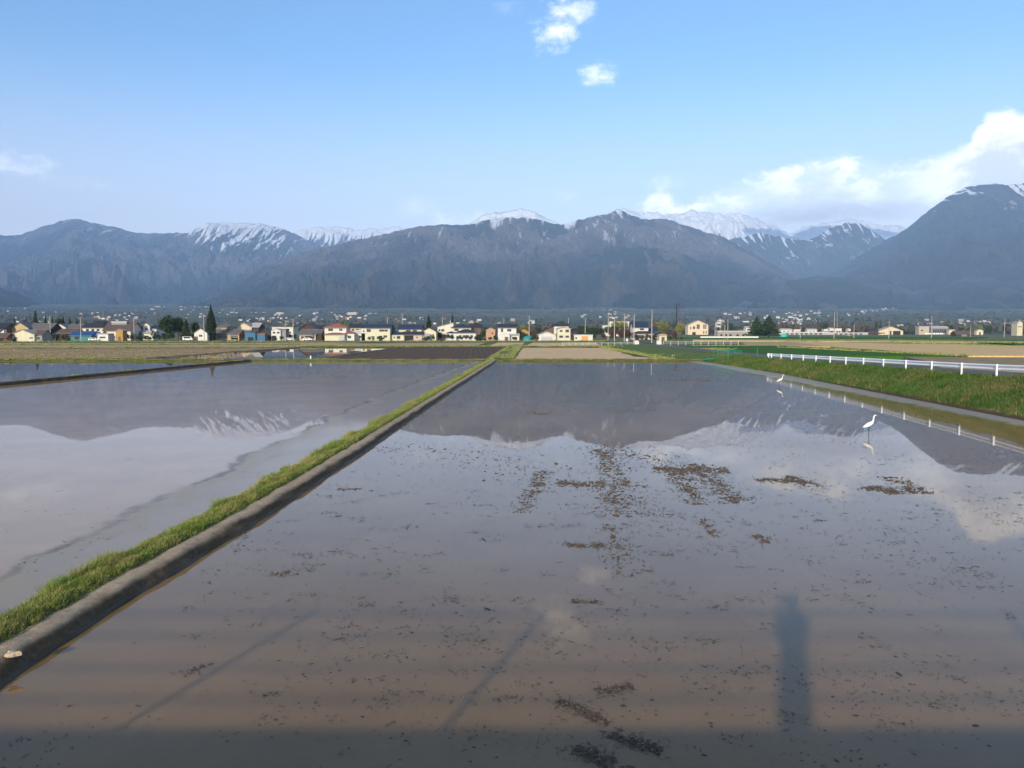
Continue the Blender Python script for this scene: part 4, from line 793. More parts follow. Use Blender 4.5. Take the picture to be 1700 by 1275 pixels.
# a row of long white walls and panels
tag(MB().box(-18, 18, 0, .25, 0, .95).build('wall', paint('white_wall', (.78, .76, .70)), loc=(P(1211, 560, 480).x, 480, 0)), 'long low white wall at the edge of the far field', 'wall')
for i in range(5):
    x = 1538+i*6.2; tag(MB().box(-1.75, 1.75, 0, .1, .7, 2.0).box(-1.6, -1.5, .02, .08, 0, .7).box(1.5, 1.6, .02, .08, 0, .7).build('panel', paint('white_wall', (.78, .76, .70)), loc=(P(x, 558, 860).x, 860, 0)), 'small white field panel standing in a row before the glasshouse', 'panel', 'white panels before the glasshouse')
def tarp():
    b = MB(); n = 14
    for j in range(6):
        f = math.cos(j/5*1.45); z = 1.9*math.sin(j/5*1.5)
        for k in range(n):
            a = 6.283*k/n; r = 1+.12*math.sin(a*3+j)+.05*math.sin(a*7); b.v.append((2.5*r*f*math.cos(a), 1.9*r*f*math.sin(a), max(0, z*1.2)))
    b.f += [(j*n+k, j*n+(k+1) % n, (j+1)*n+(k+1) % n, (j+1)*n+k) for j in range(5) for k in range(n)]+[tuple(5*n+k for k in range(n))]
    tag(b.build('tarpaulin', paint('turquoise_tarp', (.02, .48, .38), .5, .4), loc=(P(1301, 560, 560).x, 560, 0), smooth=True), 'turquoise tarpaulin heap beside the pair of conifers', 'tarpaulin')
    tag(b.build('tarpaulin', paint('teal_tarp', (.02, .22, .22), .5, .4), loc=(P(876, 560, 352).x, 350, 0), smooth=True), 'dark teal tarpaulin heap under the ochre shed', 'tarpaulin')
tarp()

# ------------------------------------------------------------------ cars
def car(x, D, yaw, c, label, van=False):
    r0 = empty('parked_car', (P(x, 562, D).x, D, 0), yaw); tag(r0, label, 'car', 'cars parked by the houses')
    L, W_, H = (4.2, 1.7, 1.9) if van else (4.1, 1.65, 1.45)
    prof = [(-L/2, .3), (L/2, .3), (L/2, .75), (L/2-.1, .9), (L/2-.9, 1.0), (L/2-1.4, H-.05), (L/2-1.8, H), (-L/2+.5, H), (-L/2+.1, 1.0), (-L/2, .8)]
    if van: prof = [(-L/2, .3), (L/2, .3), (L/2, .9), (L/2-.35, 1.1), (L/2-.7, H-.05), (L/2-1., H), (-L/2+.1, H), (-L/2, 1.6)]
    MB().prism(prof, 'y', -W_/2, W_/2).build('body', paint('car_'+label[:5], c, .3, .5, .05), r0)
    MB().box(-L/2+.4, L/2-1.5 if not van else L/2-.8, -W_/2-.012, -W_/2-.004, 1.02, H-.12).build('side_window', M_glass, r0)
    for sx in (-1, 1):
        for sy in (-1, 1):
            w_ = MB().tube([(sx*L*.31, sy*(W_/2-.12), .31), (sx*L*.31, sy*(W_/2+.02), .31)], .31, 12).build('wheel', M_dark, r0)
for a in [(312, 349, .1, (.75, .76, .76), 'white van parked beneath the dark round trees', True), (481, 350, .2, (.70, .70, .68), 'pale car in the gap between white house and grey barn'), (511, 349, 0, (.80, .80, .78), 'white car parked before the grey roofed barn'),
          (155.5, 342, .3, (.8, .8, .78), 'small white car by the end of the blue roofed shed'), (1408.5, 620, .1, (.55, .16, .10), 'reddish car far out in the green field')]: car(*a)

# ------------------------------------------------------------------ poles
M_pole = paint('concrete_pole', (.42, .40, .37), .85, .2, .2); M_metal = paint('dark_metal', (.022, .022, .026), .7, .2)
M_galv = paint('galvanised', (.45, .46, .46), .4, .5)
def utility_pole(px, ytop, D, label, arms=2, cap=False, thick=.21, grp='utility poles along the village'):
    b = P(px, 560, D); h = P(px, ytop, D).z
    r0 = empty('utility_pole', (b.x, D, road_z(D)*.3 if px > 1000 else 0)); tag(r0, label, 'utility pole', grp)
    MB().tube([(0, 0, -.3), (0, 0, h*.5), (0, 0, h)], [thick*.95, thick*.75, thick*.55], 8).build('pole', M_pole, r0)
    for k in range(arms):
        z = h-.5-k*1.0; w = 1.1-.3*(k % 2)
        a = MB().box(-w, w, -.22, -.14, z-.04, z+.04).build('crossarm', paint('crossarm_steel', (.16, .165, .17), .6), r0)
        for q in (-1, -.45, .45, 1): MB().tube([(q*w*.92, -.18, z+.05), (q*w*.92, -.18, z+.2)], .035, 6).build('insulator', paint('insulator_white', (.45, .45, .44)), a)
    if cap: MB().tube([(.32, -.1, h-3.1), (.32, -.1, h-2.2)], .25, 8).build('transformer', paint('crossarm_steel', (.16, .165, .17), .6), r0)
for a in [(134.5, 526, 335, 'pole standing in front of the blue roofed shed', 1), (223, 527, 350, 'pole before the white house by the round trees', 2), (339, 522, 340, 'slim pole right in front of the white gabled shed', 1), (84, 524, 352, 'pole among small cedars behind the tan house', 2),
          (474, 531, 345, 'shorter of the two poles by the boxy white house', 1), (487, 529, 338, 'taller pole between boxy white house and grey barn', 2, True), (734.5, 526, 372, 'pole behind the single pitch roof house', 1), (643.5, 526, 390, 'pole rising behind the largest cream house', 2),
          (668, 520, 430, 'pole with crowded crossarms over the navy roofs', 3), (836.5, 529, 392, 'thin pole behind the plain white house', 0), (878.5, 524, 362, 'pole beside the olive tree and ochre shed', 1), (943.5, 528, 392, 'pole behind the yellow house with four windows', 0),
          (971.5, 528, 380, 'pole rising behind the low white garage', 1), (1009.5, 521, 372, 'pole nearest the pale four storey block', 2, True), (1020, 526.5, 318, 'slender pole with brown bush at its foot', 0), (1036.5, 521, 330, 'pole with wide crossarm before the pale block', 2),
          (1052.5, 522, 285, 'pole beside the white road block and rail end', 1), (1082, 514, 300, 'tallest pale pole with a single wide crossarm', 1), (1187, 535, 520, 'thin pole near the little turret building', 0), (1208, 530, 400, 'pole before the long grey shed', 0),
          (1203, 539, 415, 'short pole close to the long grey shed', 1), (1384.5, 518, 420, 'tall thin pole in the green field right of the conifers', 0), (1389, 517, 900, 'far mast behind the tall thin pole', 1), (1328.5, 543, 450, 'stubby pole beside the long shed roof', 0),
          (1417.5, 539, 455, 'short pole before the bare wood at the shed end', 0), (1475.5, 534, 430, 'pole in front of the tan gabled barn', 1), (1546, 525, 440, 'thin pole between beige storehouse and glasshouse', 0), (1667, 527, 560, 'slim pole on the far right of the plain', 0), (1611, 540, 560, 'pole behind the maroon roofed shed', 0)]:
    utility_pole(*a)
def floodlight():
    D = 520; b = P(1122.5, 560, D); h = P(1122.5, 504, D).z; r0 = empty('floodlight_mast', (b.x, D, 0)); tag(r0, 'dark floodlight mast with two columns of lamps', 'floodlight mast')
    MB().tube([(0, 0, -.3), (0, 0, h-1.)], [.36, .28], 10).build('pole', M_metal, r0)
    MB().box(-1.5, 1.9, -.06, .06, h-.9, h-.75).build('crossbar', M_metal, r0); MB().box(-1.5, 1.9, -.06, .06, h-3.0, h-2.88).build('crossbar', M_metal, r0)
    MB().box(1.5, 1.66, -.07, .07, h-5.6, h-.6).build('side_frame', M_metal, r0); MB().box(-.2, 1.8, -.05, .05, h-5.2, h-5.05).build('bracket', M_metal, r0)
    for x in (-1.2, -.5, .3, 1.0, 1.6):
        for k in range(2 if x < 1.5 else 3):
            z = h-.45-k*2.05+.1; l = MB().box(x-.28, x+.28, -.30, -.07, z-.42, z+.32).build('lamp', M_metal, r0); MB().box(x-.22, x+.22, -.325, -.303, z-.36, z+.26).build('lamp_glass', paint('lamp_glass', (.09, .09, .10), .4), l)
floodlight()

# ------------------------------------------------------------------ guardrails, blocks, net frame
M_white = paint('white_paint', (.80, .82, .84), .35, .5, .12, 1.5)
def rail_p(y): return Vector((rail_pt(y), y, road_z(y)-.04))
def guardrail():
    r0 = empty('guardrail', rail_p(47.8)); tag(r0, 'long white steel guardrail on posts above the grassy bank', 'guardrail')
    base = r0.location.copy(); ys = [95.9]+[95.1-.4-4.*k for k in range(19)]
    pm = MB().tube([(0, 0, -.5), (0, 0, .74)], .062, 10).tube([(0, 0, .74), (0, 0, .77)], [.07, .05], 10).mesh('post', M_white)
    prof = [(0, -.175), (-.03, -.15), (-.045, -.10), (-.01, -.06), (.065, -.02), (.065, .02), (-.01, .06), (-.045, .10), (-.03, .15), (0, .175)]
    prof = prof+[(x+.012, z) for x, z in reversed(prof)]
    for y in ys: link('post', pm, r0, rail_p(y)-base)
    for k in range(len(ys)-1):
        A, B_ = rail_p(ys[k])-base, rail_p(ys[k+1])-base; dr = (B_-A).normalized(); nn = Vector((1, -.0513, 0)).normalized(); b = MB(); n = len(prof)
        a0, a1 = A+dr*.01, B_-dr*.01
        b.v = [tuple(q+nn*(.115+x)+Vector((0, 0, .57+z))) for q in (a0, a1) for x, z in prof]; b.f = [(i, (i+1) % n, (i+1) % n+n, i+n) for i in range(n)]+[tuple(range(n)), tuple(range(2*n-1, n-1, -1))]
        b.build('beam', M_white, r0)
    e = rail_p(96.3)-base; b = MB(); n = 10
    b.tube([e+Vector((.12, .0, .40)), e+Vector((.12, .0, .74))], .19, 14).build('end_cap', M_white, r0)
guardrail()
def small_rail(name, a, b_, n, z, label, mt, h=.95, w=.06, rails=(.9, .5)):
    A, B_ = G(*a, z), G(*b_, z); r0 = empty(name, A); tag(r0, label, 'railing'); D = B_-A
    for k in range(n): q = D*k/(n-1); MB().box(q.x-w, q.x+w, q.y-w, q.y+w, -.2, h).build('post', mt, r0)
    for r in rails: MB().tube([Vector((0, 0, h*r)), D+Vector((0, 0, h*r))], w*.8, 6).build('rail', mt, r0)
    return r0
M_rail = paint('weathered_rail', (.55, .52, .46), .6, .3, .3)
small_rail('railing', (934, 573.8), (1052, 573.3), 12, .15, 'weathered pale railing between tan strip and the village road', M_rail)
small_rail('railing', (1101, 572.8), (1226, 572.8), 11, .2, 'pale railing of thin posts behind the wheat field', M_rail, 1.2)
def block(px, py, w, label):
    g = G(px, py, .5); r0 = MB().prism([(-w/2, 0), (w/2, 0), (w/2, .8), (w/2-.25, 1.15), (-w/2, 1.15)], 'y', -.3, .3).build('concrete_block', paint('pale_concrete', (.60, .59, .56), .8), loc=(g.x, g.y, .45)); tag(r0, label, 'block', 'white blocks where the roads meet')
block(1057, 571.5, 1.3, 'white concrete block at the end of the village railing'); block(1094, 571.5, 1.4, 'white concrete block where the second railing starts'); block(1041, 566.5, .8, 'small white block before the brown bush')
M_green = paint('green_net_frame', (.02, .25, .18), .6, .3)
def net_frame():
    A = G(1191, 596, .45); r0 = empty('net_frame', A); tag(r0, 'green steel net frame standing where the bank ends', 'net frame')
    w = G(1230, 596, .45).x-A.x; d = 3.0; h = 1.25
    for x, y in ((0, 0), (w*.5, .8), (w, 0), (.3, d), (w*.55, d+.3), (w, d)): MB().tube([(x, y, -.3), (x, y, h)], .034, 6).build('post', M_green, r0)
    for a, b_ in (((0, 0, h), (w, 0, h)), ((0, 0, .1), (w, 0, .1)), ((.3, d, h), (w, d, h)), ((0, 0, h), (.3, d, h)), ((w, 0, h), (w, d, h)), ((w, 0, h*.5), (w, d, h*.5))): MB().tube([a, b_], .022, 6).build('bar', M_green, r0)
    nt = MB()
    for k in range(1, 22): nt.tube([(w*k/22, 0, .1), (w*k/22, 0, h)], .007, 3)
    for k in range(1, 6): nt.tube([(0, 0, .1+(h-.1)*k/6), (w, 0, .1+(h-.1)*k/6)], .007, 3)
    nt.build('net', M_green, r0)['kind'] = 'stuff'
    for i, px in enumerate((1209, 1257)): g = G(px, 597 if i else 595, .7); tag(MB().tube([(0, 0, -.4), (0, 0, 1.45)], .035, 8).tube([(0, 0, 1.45), (0, 0, 1.5)], [.05, .03], 8).build('marker_post', M_green, loc=g), ('thin green post inside the net frame', 'lone thin green post between net frame and guardrail')[i], 'post')
net_frame()
for a, b_, lb, mt in (((1116, 590.5), (1143, 586), 'white pipe lying on the green slope beyond the paddy', M_rail), ((1084, 583.5), (1100, 582), 'short dark pipe lying in the grass by the tan field', M_metal), ((1168, 596.5), (1200, 596), 'flat pale green pipe at the paddy corner', M_green)):
    A, B_ = G(*a, .42), G(*b_, .42); tag(MB().tube([A, (A+B_)/2+Vector((0, 0, .03)), B_], .09, 8).build('pipe', mt), lb, 'pipe')
g = G(490, 599.5, .3); tag(MB().tube([(0, 0, -.3), (0, 0, .42)], .10, 10).tube([(0, 0, .42), (0, 0, .5)], [.12, .06], 10).build('water_valve', M_white, loc=(g.x, 115.2, .28)), 'small white valve stub on the cross bund', 'valve')
# ------------------------------------------------------------------ trees
def leaf_mat(name, a, b, c=None):
    def f(n, bs, pos, geo):
        r = n.node('ShaderNodeAttribute', attribute_name='rnd').outputs['Fac']; oi = n.node('ShaderNodeObjectInfo').outputs['Random']
        k = n.mix(r, a, b); k = n.mix(n.m('MULTIPLY', oi, .4), k, c or tuple(v*.6 for v in a))
        n.put(bs.inputs['Base Color'], k); bs.inputs['Roughness'].default_value = .75; bs.inputs['Specular IOR Level'].default_value = .15
    return mat(name, f)
def leaves(name, cs, size, m_, flat=0.):
    """small random quads at points cs"""
    n = len(cs); u = rng.normal(size=(n, 3)); u[:, 2] *= (1-flat); u /= np.linalg.norm(u, axis=1)[:, None]
    w = np.cross(u, rng.normal(size=(n, 3))); w /= np.linalg.norm(w, axis=1)[:, None]
    s = size*rng.uniform(.6, 1.3, n)[:, None]; V = np.stack([cs-u*s, cs+w*s*.6, cs+u*s, cs-w*s*.6], 1).reshape(-1, 3)
    return np_mesh(name, V, np.arange(n*4).reshape(-1, 4), m_, False, {'rnd': np.repeat(rng.uniform(0, 1, n), 4)})
M_bark = rough_mat('bark', (.07, .055, .04), (.13, .10, .08), 3)
M_cedar = leaf_mat('cedar_leaf', (.018, .035, .014), (.045, .075, .025)); M_ever = leaf_mat('evergreen_leaf', (.022, .045, .014), (.06, .095, .03))
M_olive = leaf_mat('olive_leaf', (.16, .17, .04), (.26, .25, .08)); M_fresh = leaf_mat('fresh_leaf', (.10, .17, .03), (.17, .25, .05)); M_twig = leaf_mat('bare_twigs', (.10, .065, .05), (.17, .115, .085), (.08, .07, .05))
M_hedge = leaf_mat('hedge_leaf', (.025, .05, .018), (.06, .085, .03)); M_plum = leaf_mat('plum_leaf', (.085, .035, .035), (.14, .06, .055))
def crown_pts(kind, n, h, r):
    P_ = []
    if kind == 'cone':
        t = rng.uniform(0, 1, n)**1.25; a = rng.uniform(0, 6.283, n); lobes = 1+.22*np.sin(a*3+t*17)+.16*np.sin(a*5-t*29)
        rad = r*(1-t)**.85*lobes*(.55+.45*np.sqrt(rng.uniform(0, 1, n)))*(1+.18*np.sin(t*46)); P_ = np.stack([rad*np.cos(a), rad*np.sin(a), h*(.06+.95*t)], 1)
    elif kind == 'column':
        t = rng.uniform(0, 1, n); a = rng.uniform(0, 6.283, n); pr = np.sin(np.clip(t*.8+.2, 0, 1)*np.pi)**.6*np.where(t > .55, np.clip((1-t)/.45, 0, 1)**.75, 1)
        rad = r*pr*(.6+.4*np.sqrt(rng.uniform(0, 1, n)))*(1+.1*np.sin(a*4+t*20)); P_ = np.stack([rad*np.cos(a), rad*np.sin(a), h*(.02+.98*t)], 1)
    else:
        k = 15; cs = []
        for i in range(k):
            a = 6.283*i*.618; q = r*.62*math.sqrt((i+.5)/k); cs.append((q*math.cos(a), q*math.sin(a), h*(.42+.42*random.random()*(1-.35*q/r)), r*random.uniform(.30, .52)))
        cs.append((0, 0, h*.78, r*.42)); cs = np.array(cs); c = cs[rng.integers(0, len(cs), n)]
        u = rng.normal(size=(n, 3)); u /= np.linalg.norm(u, axis=1)[:, None]; q = (.35+.65*rng.uniform(0, 1, n)**.5)[:, None]
        P_ = c[:, :3]+u*q*c[:, 3:4]*np.array([1, 1, .85])
    return P_
PROTO = {}
def trunk_mesh(h, r, kind):
    b = MB(); b.tube([(0, 0, -.2), (.03*h*.2, 0, h*.35), (0, .02*h, h*.8 if kind != 'round' else h*.6)], [h*.03, h*.02, h*.006], 7)
    for i in range(9 if kind != 'column' else 3):
        a = i*2.4; z = h*(.25+.06*i); q = r*(.75 if kind in ('round', 'bare') else .4)*(1-.05*i); b.tube([(0, 0, z), (q*.5*math.cos(a), q*.5*math.sin(a), z+h*.09), (q*math.cos(a), q*math.sin(a), z+h*.22)], [h*.012, h*.008, h*.003], 5)
    return b
def proto(key, kind, h, r, n, size, m_, flat=0.):
    cm = leaves('crown', crown_pts(kind, n, h, r), size, m_, flat); tm = trunk_mesh(h, r, kind).mesh('trunk', M_bark); PROTO[key] = (tm, cm, h, r)
proto('cypress', 'column', 16, 2.0, 3000, .34, M_cedar); proto('cedar', 'cone', 12, 2.9, 1500, .42, M_cedar); proto('big_conifer', 'cone', 12, 5.2, 3600, .42, M_ever)
proto('round', 'round', 9, 4.0, 2200, .40, M_ever); proto('pine', 'round', 10, 4.2, 2600, .40, M_cedar); proto('olive', 'round', 7, 4.2, 900, .34, M_olive); proto('fresh', 'round', 7, 3.2, 900, .34, M_fresh)
proto('bare', 'round', 7, 3.8, 800, .26, M_twig); proto('bare2', 'round', 8, 3.2, 650, .26, M_twig); proto('plum', 'round', 5, 3.0, 900, .28, M_plum); proto('shrub', 'round', 2.4, 1.6, 420, .22, M_hedge); proto('gdn', 'round', 3.4, 1.8, 420, .24, M_ever)
def tree(key, name, X, Y, h, r, label, group, cat='tree', z=0., rz=None):
    tm, cm, ph, pr = PROTO[key]; r0 = empty(name, (X, Y, z), random.uniform(0, 6.28) if rz is None else rz); r0.scale = (r/pr, r/pr, h/ph); tag(r0, label, cat, group)
    link('trunk', tm, r0); link('crown', cm, r0); return r0
def ptree(key, name, px, ytop, D, wpx, label, group='trees among the village houses', cat='tree', z=0.):
    h = P(px, ytop, D).z-z; tree(key, name, P(px, 560, D).x, D, h, wpx/2*D/FPX, label, group, cat, z)
T = [('cypress', 'cypress_tree', 351, 506.5, 356, 15, 'tall slim dark cypress towering over the village'), ('pine', 'pine_tree', 277, 522, 356, 27, 'biggest dark round tree of the clump by the white van'), ('round', 'evergreen_tree', 296, 522.5, 362, 20, 'olive green tree touching the biggest dark round tree'),
     ('cedar', 'cedar_tree', 309.5, 530, 358, 16, 'small pointed tree behind the white van'), ('round', 'evergreen_tree', 325, 531, 364, 15, 'dark tree behind the white gabled shed'), ('cedar', 'cedar_tree', 60, 515.5, 380, 13, 'pointed dark cedar above the tan stepped house'),
     ('cedar', 'cedar_tree', 77, 524, 395, 9, 'shorter cedar right of the pointed one'), ('cedar', 'cedar_tree', 88, 526, 395, 8, 'thin cedar next to a utility pole'), ('round', 'evergreen_tree', 99.5, 524, 400, 12, 'broad dark tree above the small white house'), ('cedar', 'cedar_tree', 106, 524.5, 402, 8, 'pointed cedar leaning on the broad dark tree'),
     ('cedar', 'cedar_tree', 117, 526.5, 405, 8, 'last small cedar of the row before the cream house'), ('cedar', 'cedar_tree', 128.5, 527, 405, 5, 'very thin cedar left of the pole'), ('cedar', 'cedar_tree', 25, 529, 400, 6, 'little dark cedar left of the pale hall roof'),
     ('cedar', 'cedar_tree', 712, 524, 376, 15, 'dark cedar behind the small pale yellow gable'), ('cedar', 'cedar_tree', 751, 521.5, 384, 10, 'slender cedar at the top of the single pitch roof'), ('round', 'evergreen_tree', 791.5, 532, 400, 14, 'round dark tree over the black hipped roofs'), ('fresh', 'green_tree', 575, 529.5, 420, 13, 'fresh green tree above the terracotta roof'),
     ('olive', 'budding_tree', 870, 536.5, 382, 22, 'yellow green budding tree left of the pole'), ('bare', 'bare_tree', 885, 541, 376, 18, 'bare reddish tree right of the ochre shed'), ('round', 'evergreen_tree', 932, 530, 398, 17, 'round tree rising above the sweeping black roof'), ('gdn', 'garden_tree', 869, 551, 352, 12, 'dark garden tree at the corner of the plain white house'),
     ('bare2', 'bare_tree', 900, 548, 372, 14, 'low bare tree beside the whitewashed shed'), ('round', 'evergreen_tree', 985, 542, 420, 28, 'wide dark green tree behind the low garage'), ('round', 'evergreen_tree', 962, 545, 410, 16, 'dark tree between yellow house and garage'), ('plum', 'plum_tree', 1018, 545, 340, 17, 'dark reddish tree before the pale block'),
     ('plum', 'plum_tree', 1031, 546, 338, 16, 'reddish tree between two poles'), ('plum', 'plum_tree', 1043, 545.5, 342, 12, 'reddish tree touching the navy roofed house'), ('olive', 'budding_tree', 1022, 528, 560, 24, 'yellowish tree in front of the pale four storey block'), ('olive', 'budding_tree', 1035, 529, 570, 20, 'second yellowish tree over the pale block'),
     ('plum', 'plum_tree', 1107, 549, 350, 12, 'dark red shrubby tree right of the cream storage hut'), ('plum', 'plum_tree', 1120, 548, 352, 11, 'dark red tree at the foot of the floodlight mast'), ('olive', 'budding_tree', 1100, 530, 470, 26, 'olive tree left of the floodlight mast'), ('olive', 'budding_tree', 1128, 532.5, 480, 20, 'olive tree right behind the floodlight mast'), ('bare', 'bare_tree', 1086, 530, 500, 20, 'bare tree behind the navy roof'),
     ('big_conifer', 'conifer_tree', 1256, 526, 585, 30, 'lower tree of the dark conifer pair'), ('big_conifer', 'conifer_tree', 1276, 524.5, 580, 35, 'taller tree of the dark conifer pair'), ('round', 'evergreen_tree', 1268, 543, 574, 34, 'dense low foliage where the conifer pair meets'),
     ('shrub', 'bush', 822, 556, 352, 7, 'bush beside the salmon house'), ('shrub', 'bush', 1460, 552, 840, 5, 'bush before the tan barn'), ('gdn', 'garden_tree', 1515, 549, 850, 9, 'green shrub right of the tan barn'), ('gdn', 'garden_tree', 1642, 548.5, 840, 10, 'dark shrub right of the yellow hut'), ('shrub', 'bush', 1683, 568.5, 225, 7, 'dark bush alone in the golden field'),
     ('cedar', 'cedar_tree', 1454, 532, 910, 7, 'pointed tree behind the tan barn roof'), ('cedar', 'cedar_tree', 1461, 534, 905, 6, 'smaller pointed tree behind the tan barn')]
for t in T: ptree(*t)
# garden shrubs and hedges in front of the houses
for i, (a, b_) in enumerate([(85, 116), (208, 284), (384, 396), (455, 470), (610, 640), (700, 724), (733, 800), (800, 826), (850, 860), (880, 895), (1055, 1092), (1108, 1135)]):
    n = max(2, int((b_-a)/7))
    for k in range(n):
        px = a+(b_-a)*(k+.5)/n+random.uniform(-1.5, 1.5); D = 346+random.uniform(-3, 3); y = random.uniform(553.5, 559) if (a, b_) in ((208, 284), (85, 116), (733, 800)) else random.uniform(557, 561.5)
        ptree(random.choice(['shrub', 'shrub', 'gdn', 'plum' if a > 700 else 'gdn']), 'shrub', px, y, D, random.uniform(6, 10), 'low garden shrub in the planting along the front of the village houses', 'garden shrubs before the houses', 'shrub')
for i in range(86):
    px = 62+1040*(i+random.random())/86
    if 340 < px < 362: continue
    ptree(random.choice(['gdn', 'gdn', 'round', 'bare', 'plum', 'shrub']), 'garden_tree', px, random.uniform(548, 556), random.uniform(357, 372), random.uniform(9, 15), 'dark garden tree squeezed between the village houses', 'garden trees between the houses', 'tree')
# belt of trees and bare woods behind the houses
def belt(n, x0, x1, y0, y1, D0, D1, keys, label, group, w=(12, 22)):
    for i in range(n):
        px = x0+(x1-x0)*(i+random.random())/n; D = random.uniform(D0, D1); k = random.choice(keys)
        ptree(k, {'bare': 'bare_tree', 'bare2': 'bare_tree', 'cedar': 'cedar_tree', 'olive': 'budding_tree'}.get(k, 'evergreen_tree'), px, random.uniform(y0, y1), D, random.uniform(*w)*(400/D*1.1 if D < 880 else .85), label, group)
belt(34, 1285, 1470, 533, 541, 915, 1060, ['bare', 'bare2', 'bare', 'round'], 'bare brown tree in the wood behind the very long shed', 'bare wood behind the long shed')
belt(34, 1460, 1720, 537, 543, 915, 1100, ['bare', 'round', 'bare2', 'cedar', 'olive'], 'tree in the mixed wood behind the tan barn and glasshouse', 'mixed wood at the far end of the plain')
belt(26, 880, 1060, 537, 543, 480, 700, ['bare', 'round', 'round', 'bare2'], 'tree in the dark belt behind the sweeping black roof and garage', 'dark tree belt behind the garage')
belt(24, 1060, 1260, 533, 541, 900, 1040, ['bare', 'olive', 'round', 'bare2'], 'tree in the belt behind the curved roof hall', 'tree belt behind the hall')
belt(36, -40, 560, 539, 545, 480, 700, ['bare', 'round', 'cedar', 'round'], 'small tree glimpsed between the roofs at the village back', 'trees behind the village roofs', (10, 18))
belt(24, 560, 880, 538, 544, 480, 700, ['bare', 'bare2', 'cedar', 'round'], 'small tree glimpsed behind the navy and black roofs', 'trees behind the navy roofs', (10, 18))

# far woods on the valley slope: a mass nobody could count
def far_woods():
    n = 3600; px = rng.uniform(-300, 2000, n); Y = 950+4200*rng.uniform(0, 1, n)**1.6; keep = fbm(px/90, Y/500, 3) > np.where((px > 1000), -.22, -.02); px, Y = px[keep], Y[keep]
    X = (px-850)/FPX*Y; z = fan_z(Y)-1; cs = []; 
    for dx in range(7):
        s = rng.uniform(2.5, 7, len(X)); cs.append(np.stack([X+rng.normal(0, 8, len(X)), Y+rng.normal(0, 10, len(X)), z+rng.uniform(1, 8, len(X))], 1))
    cs = np.concatenate(cs); me = leaves('woods', cs, 4.6, leaf_mat('far_wood', (.05, .065, .045), (.10, .09, .075)))
    tag(link('far_woods', me), 'dark patches of woodland on the valley slope', 'woods', kind='stuff')
far_woods()

# ------------------------------------------------------------------ far villages on the valley slope
def far_houses():
    ms = []
    for i, (wc, rc) in enumerate([('white', 'rlight'), ('beige', 'rgrey'), ('white', 'rblue'), ('stone', 'rlight'), ('brown', 'rbrown')]):
        kind = ('side', 'front', 'hip')[i % 3]; w = wall_mesh(kind, 11, 8, 5.2, 7.6).mesh('wall', wm(wc)); r = roof_mesh(kind, 11, 8, 5.2, 7.8).mesh('roof', wm(rc)); ms.append((w, r))
    big = (MB().box(-22, 22, 0, 14, 0, 9).mesh('wall', wm('beige')), roof_mesh('flat', 44, 14, 9, 10.5).mesh('roof', wm('rwhite')))
    # clusters: x range, y range, count, label, group
    CL = [(-60, 120, 512, 540, 34, 'tiny pale house in the scattered town at the foot of the dark foothill', 'far town beneath the dark foothill'), (120, 245, 515, 534, 36, 'tiny pale house in the far cluster above the cream house roof', 'far cluster above the cream house'),
          (245, 400, 505, 530, 52, 'tiny pale house in the far hillside cluster around the cypress top', 'hillside cluster around the cypress'), (400, 520, 520, 540, 40, 'tiny pale house in the far cluster over the boxy white house', 'far cluster over the boxy white house'), (520, 640, 520, 536, 36, 'tiny pale house in the far cluster above the terracotta roof', 'far cluster above the terracotta roof'),
          (640, 900, 530, 541, 22, 'tiny pale house in the thin scatter above the navy roofs', 'thin scatter above the navy roofs'), (955, 1065, 516, 532, 22, 'tiny pale house in the far hamlet above the garage', 'far hamlet above the garage'), (1190, 1262, 520, 541, 22, 'tiny pale house on the slope left of the conifers', 'far houses left of the conifers'),
          (1262, 1378, 517, 540, 56, 'tiny pale house in the dense far town right of the conifers', 'dense far town right of the conifers'), (1405, 1500, 508, 524, 24, 'tiny pale house in the high hamlet above the tan barn', 'high hamlet above the tan barn'), (1500, 1760, 533, 545, 44, 'tiny pale house scattered in the woods at the far end of the plain', 'scattered houses in the far woods')]
    Ys = np.linspace(1000, 5400, 600)
    for x0, x1, y0, y1, n, lb, gp in CL:
        for i in range(n):
            px = random.uniform(x0, x1) if random.random() < .5 else random.gauss((x0+x1)/2, (x1-x0)/5); t = random.random(); py = y0+(y1-y0)*t
            if x0 == 1405: py = 524-(px-1405)/95*15+random.uniform(-3, 2)
            zz = fan_z(Ys); yy = np.array([549-(z-CH)/Y*FPX for z, Y in zip(zz, Ys)]); Y = float(np.interp(-py, -yy, Ys)) if py < yy[0] else 1100.
            Y = max(1000., Y+random.uniform(-60, 60)); z = float(fan_z(Y)); w, r = random.choice(ms[:4]) if random.random() < .75 else ms[4]
            if random.random() < .02: w, r = big
            ro = empty('far_house', (float((px-850)/FPX*Y), Y, z+float(np.clip((Y-1200)/2000, 0, 1)*9*.3)), random.uniform(-.5, .5)); tag(ro, lb, 'house', gp); s = random.uniform(.45, .95); ro.scale = (s, s, s*random.uniform(.8, 1.1)); link('wall', w, ro); link('roof', r, ro)
far_houses()
